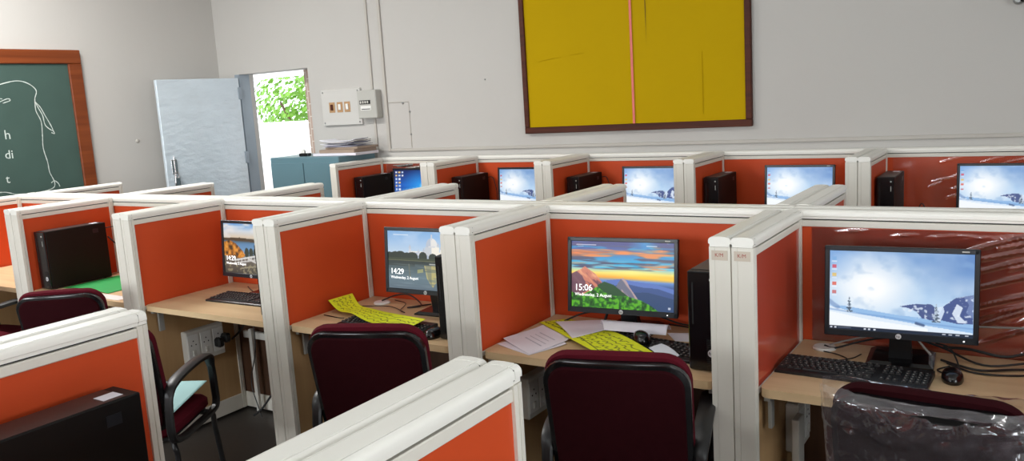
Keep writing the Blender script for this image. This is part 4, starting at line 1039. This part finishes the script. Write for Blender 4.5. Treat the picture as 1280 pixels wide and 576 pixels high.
cable([(-.255, -.03, .875), (-.18, -.012, .88), (-.11, -.09, .883)], .003, 'gcable', 'short grey cable right of the sunset monitor')
cable([(-1.79, -.11, .764), (-1.75, -.05, .78), (-1.68, -.04, .785), (-1.60, -.06, .76), (-1.55, -.12, .758), (-1.60, -.15, .756), (-1.53, -.06, .756)], .0035, 'cable', 'black cable loops left of the foot of the palace monitor')
cable([(-1.76, -.05, .755), (-1.66, -.09, .756), (-1.60, -.20, .756), (-1.55, -.23, .757), (-1.70, -.16, .7555), (-1.84, -.20, .755)], .002, 'cable', 'thin black wire on the desk in front of the palace monitor foot')
cable([(-1.34, -.10, .80), (-1.31, -.16, .78), (-1.28, -.22, .76), (-1.24, -.25, .755), (-1.20, -.20, .754)], .003, 'gcable', 'grey cable right of the foot of the palace monitor')
cable([(-1.33, -.06, .77), (-1.27, -.05, .76), (-1.22, -.10, .757), (-1.19, -.2, .755), (-1.2, -.33, .755)], .003, 'cable', 'black cable behind the mouse near the palace monitor')
cable([(-1.90, -.385, .754), (-1.80, -.40, .754), (-1.76, -.40, .755)], .002, 'cable', 'short thin black wire left of the yellow curled strip')
cable([(-2.78, -.08, .756), (-2.70, -.13, .757), (-2.62, -.17, .757), (-2.52, -.20, .757), (-2.45, -.16, .757)], .003, 'cable', 'black cable on the desk below the lake picture screen')
cable([(-3.94, -.14, 1.0), (-3.90, -.10, .93), (-3.86, -.06, .86), (-3.89, -.04, .80), (-3.85, -.04, .757)], .004, 'cable', 'black cables dropping behind the computer beside the green sheet')
cable([(-3.935, -.15, 1.055), (-3.90, -.1, 1.06), (-3.86, -.04, 1.055), (-3.80, -.018, 1.05)], .003, 'cable', 'black cable from the top rear of the computer beside the green sheet')
for e, lb in (('E1', 'leftmost'), ('E2', 'second'), ('E3', 'third')):
    x = EXs[e]+.07
    cable([(x, 2.695, 1.03), (x+.07, 2.705, 1.05), (x+.10, 2.705, 1.0), (x+.12, 2.70, .90), (x+.10, 2.70, .757)], .003, 'cable', 'black cable behind the %s computer of the back row' % lb)
cable([(.16, 2.66, .757), (.19, 2.65, .83), (.215, 2.65, .885), (.24, 2.65, .84), (.25, 2.66, .757)], .0035, 'cable', 'small upright cable loop right of the rightmost back-row computer')
cable([(-2.965, -.08, .44), (-2.90, -.06, .5), (-2.72, -.05, .68), (-2.62, -.04, .52), (-2.60, -.05, .3), (-2.72, -.1, .1), (-2.8, -.12, .03)], .006, 'cable', 'black power cable hanging under the desk with the lake picture screen')
cable([(-2.82, -.04, .62), (-2.80, -.06, .40), (-2.84, -.08, .2), (-2.76, -.1, .02)], .003, 'cable', 'thin cable hanging behind the armchair under the desk')
cable([(-.87, -.16, .50), (-.83, -.18, .38), (-.80, -.2, .30), (-.70, -.22, .15), (-.55, -.3, .02)], .006, 'cable', 'black cable hanging from the socket strip behind the maroon chair')
cable([(-.85, -.14, .50), (-.78, -.16, .36), (-.72, -.18, .25), (-.60, -.2, .08)], .004, 'cable', 'second black cable beside the socket strip behind the maroon chair')
cable([(.38, -.15, .70), (.34, -.2, .55), (.36, -.2, .4), (.33, -.2, .2), (.4, -.2, .02)], .007, 'cable', 'black cable bundle hanging under the near right desk')
cable([(.45, -.10, .70), (.47, -.15, .55), (.44, -.15, .3), (.5, -.2, .02)], .005, 'cable', 'thinner black cable under the near right desk beside the chair')

# ------------------------------------------------------------------ socket strips and boxes under the desks
def make_socket(n):
    """local: plate in the yz plane, outwards +x, y along"""
    t = empty('socket_box')
    w_ = n*.08
    MB().box(0, .045, -w_/2, w_/2, -.09, .085, .005).build('box', 'switchw', t)
    for i in range(n):
        y = -w_/2+.04+i*.08
        p = MB().box(.045, .048, y-.034, y+.034, -.065, .065, .001).build('socket_plate', 'white', t)
        for dy, dz in ((0, .03), (-.014, .008), (.014, .008)):
            MB().lathe([(.004, 0), (.004, .001)], 8, Matrix.Translation((.0478, y+dy, dz)) @ Matrix.Rotation(PI/2, 4, 'Y')).build('pin_hole', 'plug', p)
        MB().box(.048, .053, y-.010, y+.010, -.05, -.02, .002).build('rocker', 'switchw', p)
    return t
s1 = make_socket(3); s1.location = (-2.998-.005, -.255, .47); tag(s1, 'white three-socket box on the tan panel behind the armchair', 'socket box')
s3 = make_socket(2); s3.location = (-.904, -.24, .48); tag(s3, 'white socket box in the dark beside the maroon chair below the sunset screen', 'socket box')
s3b = make_socket(2); s3b.location = (.136, -.16, .50); tag(s3b, 'socket box low on the panel under the near right desk', 'socket box')
s2 = make_socket(1); s2.location = (-1.943, -.33, .48); tag(s2, 'narrow white socket box left of the maroon chair below the palace screen', 'socket box')
for (x, y, zz, lb) in ((-2.945, -.20, .46, 'left'), (-2.945, -.155, .475, 'right')):
    tag(MB().box(x, x+.05, y-.018, y+.018, zz-.025, zz+.025, .008).build('power_plug', 'plug'), 'black power plug, %s of the two in the three-socket box' % lb, 'plug')
tag(MB().box(.175, .20, -.31, -.24, .05, .56, .003).build('cable_duct', 'switchw'), 'upright white cable duct under the near right desk', 'cable duct')
tag(MB().box(-2.93, -2.30, -.030, -.008, .44, .48, .003).build('cable_duct', 'switchw'), 'long white cable duct along the back under the desk with the lake picture screen', 'cable duct')
tag(MB().box(-2.86, -2.835, -.05, -.031, .02, .50, .002).build('cable_duct', 'switchw'), 'thin upright white duct under the desk with the lake picture screen', 'cable duct')

# ------------------------------------------------------------------ chairs
def rrect(w_, h, r, n=6, taper=0, arch=0):
    pts = []
    for cx, cz, a0 in ((w_/2-r, h/2-r, 0), (-w_/2+r, h/2-r, PI/2), (-w_/2+r, -h/2+r, PI), (w_/2-r, -h/2+r, 1.5*PI)):
        for i in range(n+1):
            a = a0+PI/2*i/n; pts.append((cx+r*math.cos(a), cz+r*math.sin(a)))
    out = []
    # add mid points along the top / bottom for the arch
    full = []
    for i in range(len(pts)):
        p, q = pts[i], pts[(i+1) % len(pts)]; full.append(p)
        d = math.hypot(q[0]-p[0], q[1]-p[1])
        for k_ in range(1, int(d/.04)): t = k_/int(d/.04); full.append((p[0]+(q[0]-p[0])*t, p[1]+(q[1]-p[1])*t))
    for x, z_ in full:
        s_ = 1-taper*(.5-z_/h); zz = z_+(arch*(1-(2*x/w_)**2) if z_ > 0 else 0)
        out.append((x*s_, zz))
    return out
def pillow(outline, levels, M_):
    """outline (x,z) in the pad plane, levels [(scale_inset, y)], M_ maps (x,y,z)"""
    mb = MB(); R = []
    for ins, y in levels:
        R.append([M_(x*(1-ins/.22), y, z_*(1-ins/.24)) for x, z_ in outline])
    mb.rings(R, cap0=False, cap1=False)
    # close with centre fans
    for ring, rev in ((0, True), (len(R)-1, False)):
        n = len(outline); base = ring*n
        cpt = M_(0, levels[ring][1], 0); mb.v.append(tuple(cpt)); ci = len(mb.v)-1
        for i in range(n):
            a, b = base+i, base+(i+1) % n; mb.f.append((ci, b, a) if rev else (ci, a, b))
    return mb
def make_chair(wrapped=False):
    """local: faces +y, origin on the floor below the seat centre"""
    t = empty('armchair')
    rec = math.radians(13); zc = .68; yb = -.255
    def BM(x, y, z_):      # backrest plane: z_ up, y forward thickness, slight curve
        y2 = y-.35*(x*x)*-1 if False else y+.45*x*x
        return Vector((x, yb+y2*math.cos(rec)-z_*math.sin(rec), zc+z_*math.cos(rec)+y2*math.sin(rec)))
    ol = rrect(.43, .50, .075, 7, .03, .016)
    pillow(ol, [(0, .004), (-.004, .018), (0, .034), (.02, .045), (.07, .05), (.15, .052)], BM).build('backrest', 'maroonb' if wrapped else 'maroon', t, True)
    ol2 = rrect(.432, .49, .077, 7, .03, .008)
    pillow(ol2, [(.006, -.022), (.0, -.018), (.0, .0), (.004, .005)], BM).build('back_shell', 'blackg', t, True)
    pillow(rrect(.40, .462, .065, 7, .03, .006), [(.02, -.030), (.004, -.029), (.0, -.022)], BM).build('back_upholstery', 'maroonb', t, True)
    # seat
    def SM(x, y, z_): return Vector((x, z_+.01, .43+y-.03*(max(0, z_-.1))*3))
    pillow(rrect(.42, .45, .07, 6, -.05, 0), [(.01, -.012), (0, .0), (0, .03), (.015, .045), (.06, .052), (.14, .054)], SM).build('seat', 'maroon', t, True)
    pillow(rrect(.40, .43, .07, 6, -.05, 0), [(.03, -.03), (0, -.022), (0, -.012)], SM).build('seat_shell', 'black', t, True)
    for s_ in (1, -1):
        x = s_*.23
        mb = MB()
        loop = [(x, -.235, .43), (x, -.245, .52), (x, -.225, .62), (x, -.17, .655), (x, -.05, .67), (x, .10, .672), (x, .19, .655), (x, .215, .60), (x, .225, .50), (x, .225, .42), (x, .17, .395), (x, 0, .395), (x, -.16, .40)]
        P = catmull([Vector(p) for p in loop], 5, True)
        n = len(P); rings = []
        for i, p in enumerate(P):
            tn = (P[(i+1) % n]-P[i-1]).normalized(); sd = Vector((1, 0, 0)); up = sd.cross(tn).normalized()
            top = max(0, min(1, (p.z-.6)/.06)); wd = .017+.010*top; th = .013
            rings.append([p+sd*wd*a+up*th*b for a, b in ((1, .5), (.6, 1), (-.6, 1), (-1, .5), (-1, -.5), (-.6, -1), (.6, -1), (1, -.5))])
        rings.append(rings[0]); mb.rings(rings, False, False); mb.build('armrest', 'armb', t, True)
    for s_ in (1, -1):
        for yy, y2, y3 in ((.16, .20, .235), (-.16, -.20, -.26)):
            mb = MB(); mb.tube([(s_*.10, yy, .400), (s_*.18, yy, .395), (s_*.215, y2, .37), (s_*.222, y2, .30), (s_*.235, y3, .014)], .0125, 10, smooth=6); 
            lg = mb.build('leg', 'armb', t, True)
            MB().lathe([(.016, 0), (.017, .02), (.013, .03)], 12, Matrix.Translation((s_*.235, y3, 0))).build('rubber_foot', 'plug', lg)
    if wrapped:
        rsN = lambda x, z_, k_: .008*noise.noise(Vector((x*9, z_*9, k_)))+.004*noise.noise(Vector((x*26, z_*14, k_+3)))
        mb = MB(); rows = 46; colsN = 40
        def shell(sgn):
            G = []
            for j in range(rows+1):
                zz = -.25+.512*j/rows
                for i in range(colsN+1):
                    xx = -.238+.476*i/colsN
                    e = abs(xx)/.238; e2 = max(0, (zz-.19)/.075)
                    off = (.062 if sgn > 0 else -.045)*math.sqrt(max(0, 1-e**6))*math.sqrt(max(.02, 1-min(1, e2)**3))
                    G.append(BM(xx, off+sgn*(abs(rsN(xx, zz, 1 if sgn > 0 else 7))+(.010*(1-abs(noise.noise(Vector((xx*22, zz*60, sgn)))*2)) if zz > .16 else 0))+.006*(sgn), zz+.010*noise.noise(Vector((xx*14, sgn, 2)))))
            return G
        for sgn in (1, -1):
            G = shell(sgn); nx = colsN+1
            fs = [(j*nx+i, j*nx+i+1, (j+1)*nx+i+1, (j+1)*nx+i) for j in range(rows) for i in range(colsN)]
            mb.add(G, fs)
        mb.build('plastic_wrap', 'wrap', t, True, label='crinkled clear plastic wrap')
        mb = MB(); P0 = [BM(x, -.052, zz) for x, zz in ((-.02, .245), (.02, .252), (.08, .250), (.12, .246), (.10, .236), (.05, .232), (0, .236))]
        mb.add(P0, [tuple(range(7))]); o = mb.build('tear', 'plug', t, label='dark tear in the wrap'); md = o.modifiers.new('t', 'SOLIDIFY'); md.thickness = .001
    return t
ch = make_chair()
cl = [((-.232, -.67, 0), math.radians(15), 'maroon armchair pulled up to the desk with the 15:06 sunset screen'),
      ((-1.195, -.71, 0), math.radians(21), 'maroon armchair pulled up to the desk with the 14:29 palace screen'),
      ((-3.31, -.69, 0), math.radians(37), 'maroon armchair at the desk with the green sheet'),
      ((-2.37, -1.02, 0), math.radians(30), 'maroon armchair turned sideways with a pale cyan sheet on its seat'),
      ((-4.47, -.66, 0), math.radians(10), 'dark maroon armchair at the far left edge of the middle row')]
for i, (l, r, lb) in enumerate(cl):
    o = ch if i == 0 else dup(ch); o.location = l; o.rotation_euler = (0, 0, r); tag(o, lb, 'chair', 'maroon armchairs')
    if i in (2, 3): o.scale = (.95, .95, .95)
wc = make_chair(True); wc.location = (.665, -.67, 0); wc.rotation_euler = (0, 0, math.radians(-3)); tag(wc, 'maroon armchair still wrapped in clear plastic at the lower right', 'chair')
c = Canvas(24, 20, (170, 214, 214))
o = c.mesh('cyan_sheet', quad((-.19, -.16, .49), (.20, -.17, .49), (.19, .21, .50), (-.18, .24, .49), 0, .003), 'print', solid=.002)
o.location = (-2.37, -1.02, 0); o.rotation_euler = (0, 0, math.radians(30)); tag(o, 'pale cyan sheet lying on the seat of the sideways armchair', 'sheet')

# stickers on the double divider posts
MT['stick'] = mat('sticker_paper', S(196, 184, 168), .6)
for x, lb in ((.141-.035, 'right'), (.141-.105, 'left')):
    s_ = empty('post_sticker', (x, -LF-.0005, 1.168), 0, 'small printed sticker on the %s post of the near double divider' % lb, 'sticker')
    MB().box(-.025, .025, -.0012, 0, -.016, .014).build('sticker_paper', 'stick', s_)
    text('K/M', .016, 'red', s_, (-.015, -.0014, -.005), (PI/2, 0, 0), 'sticker_print', .0001)
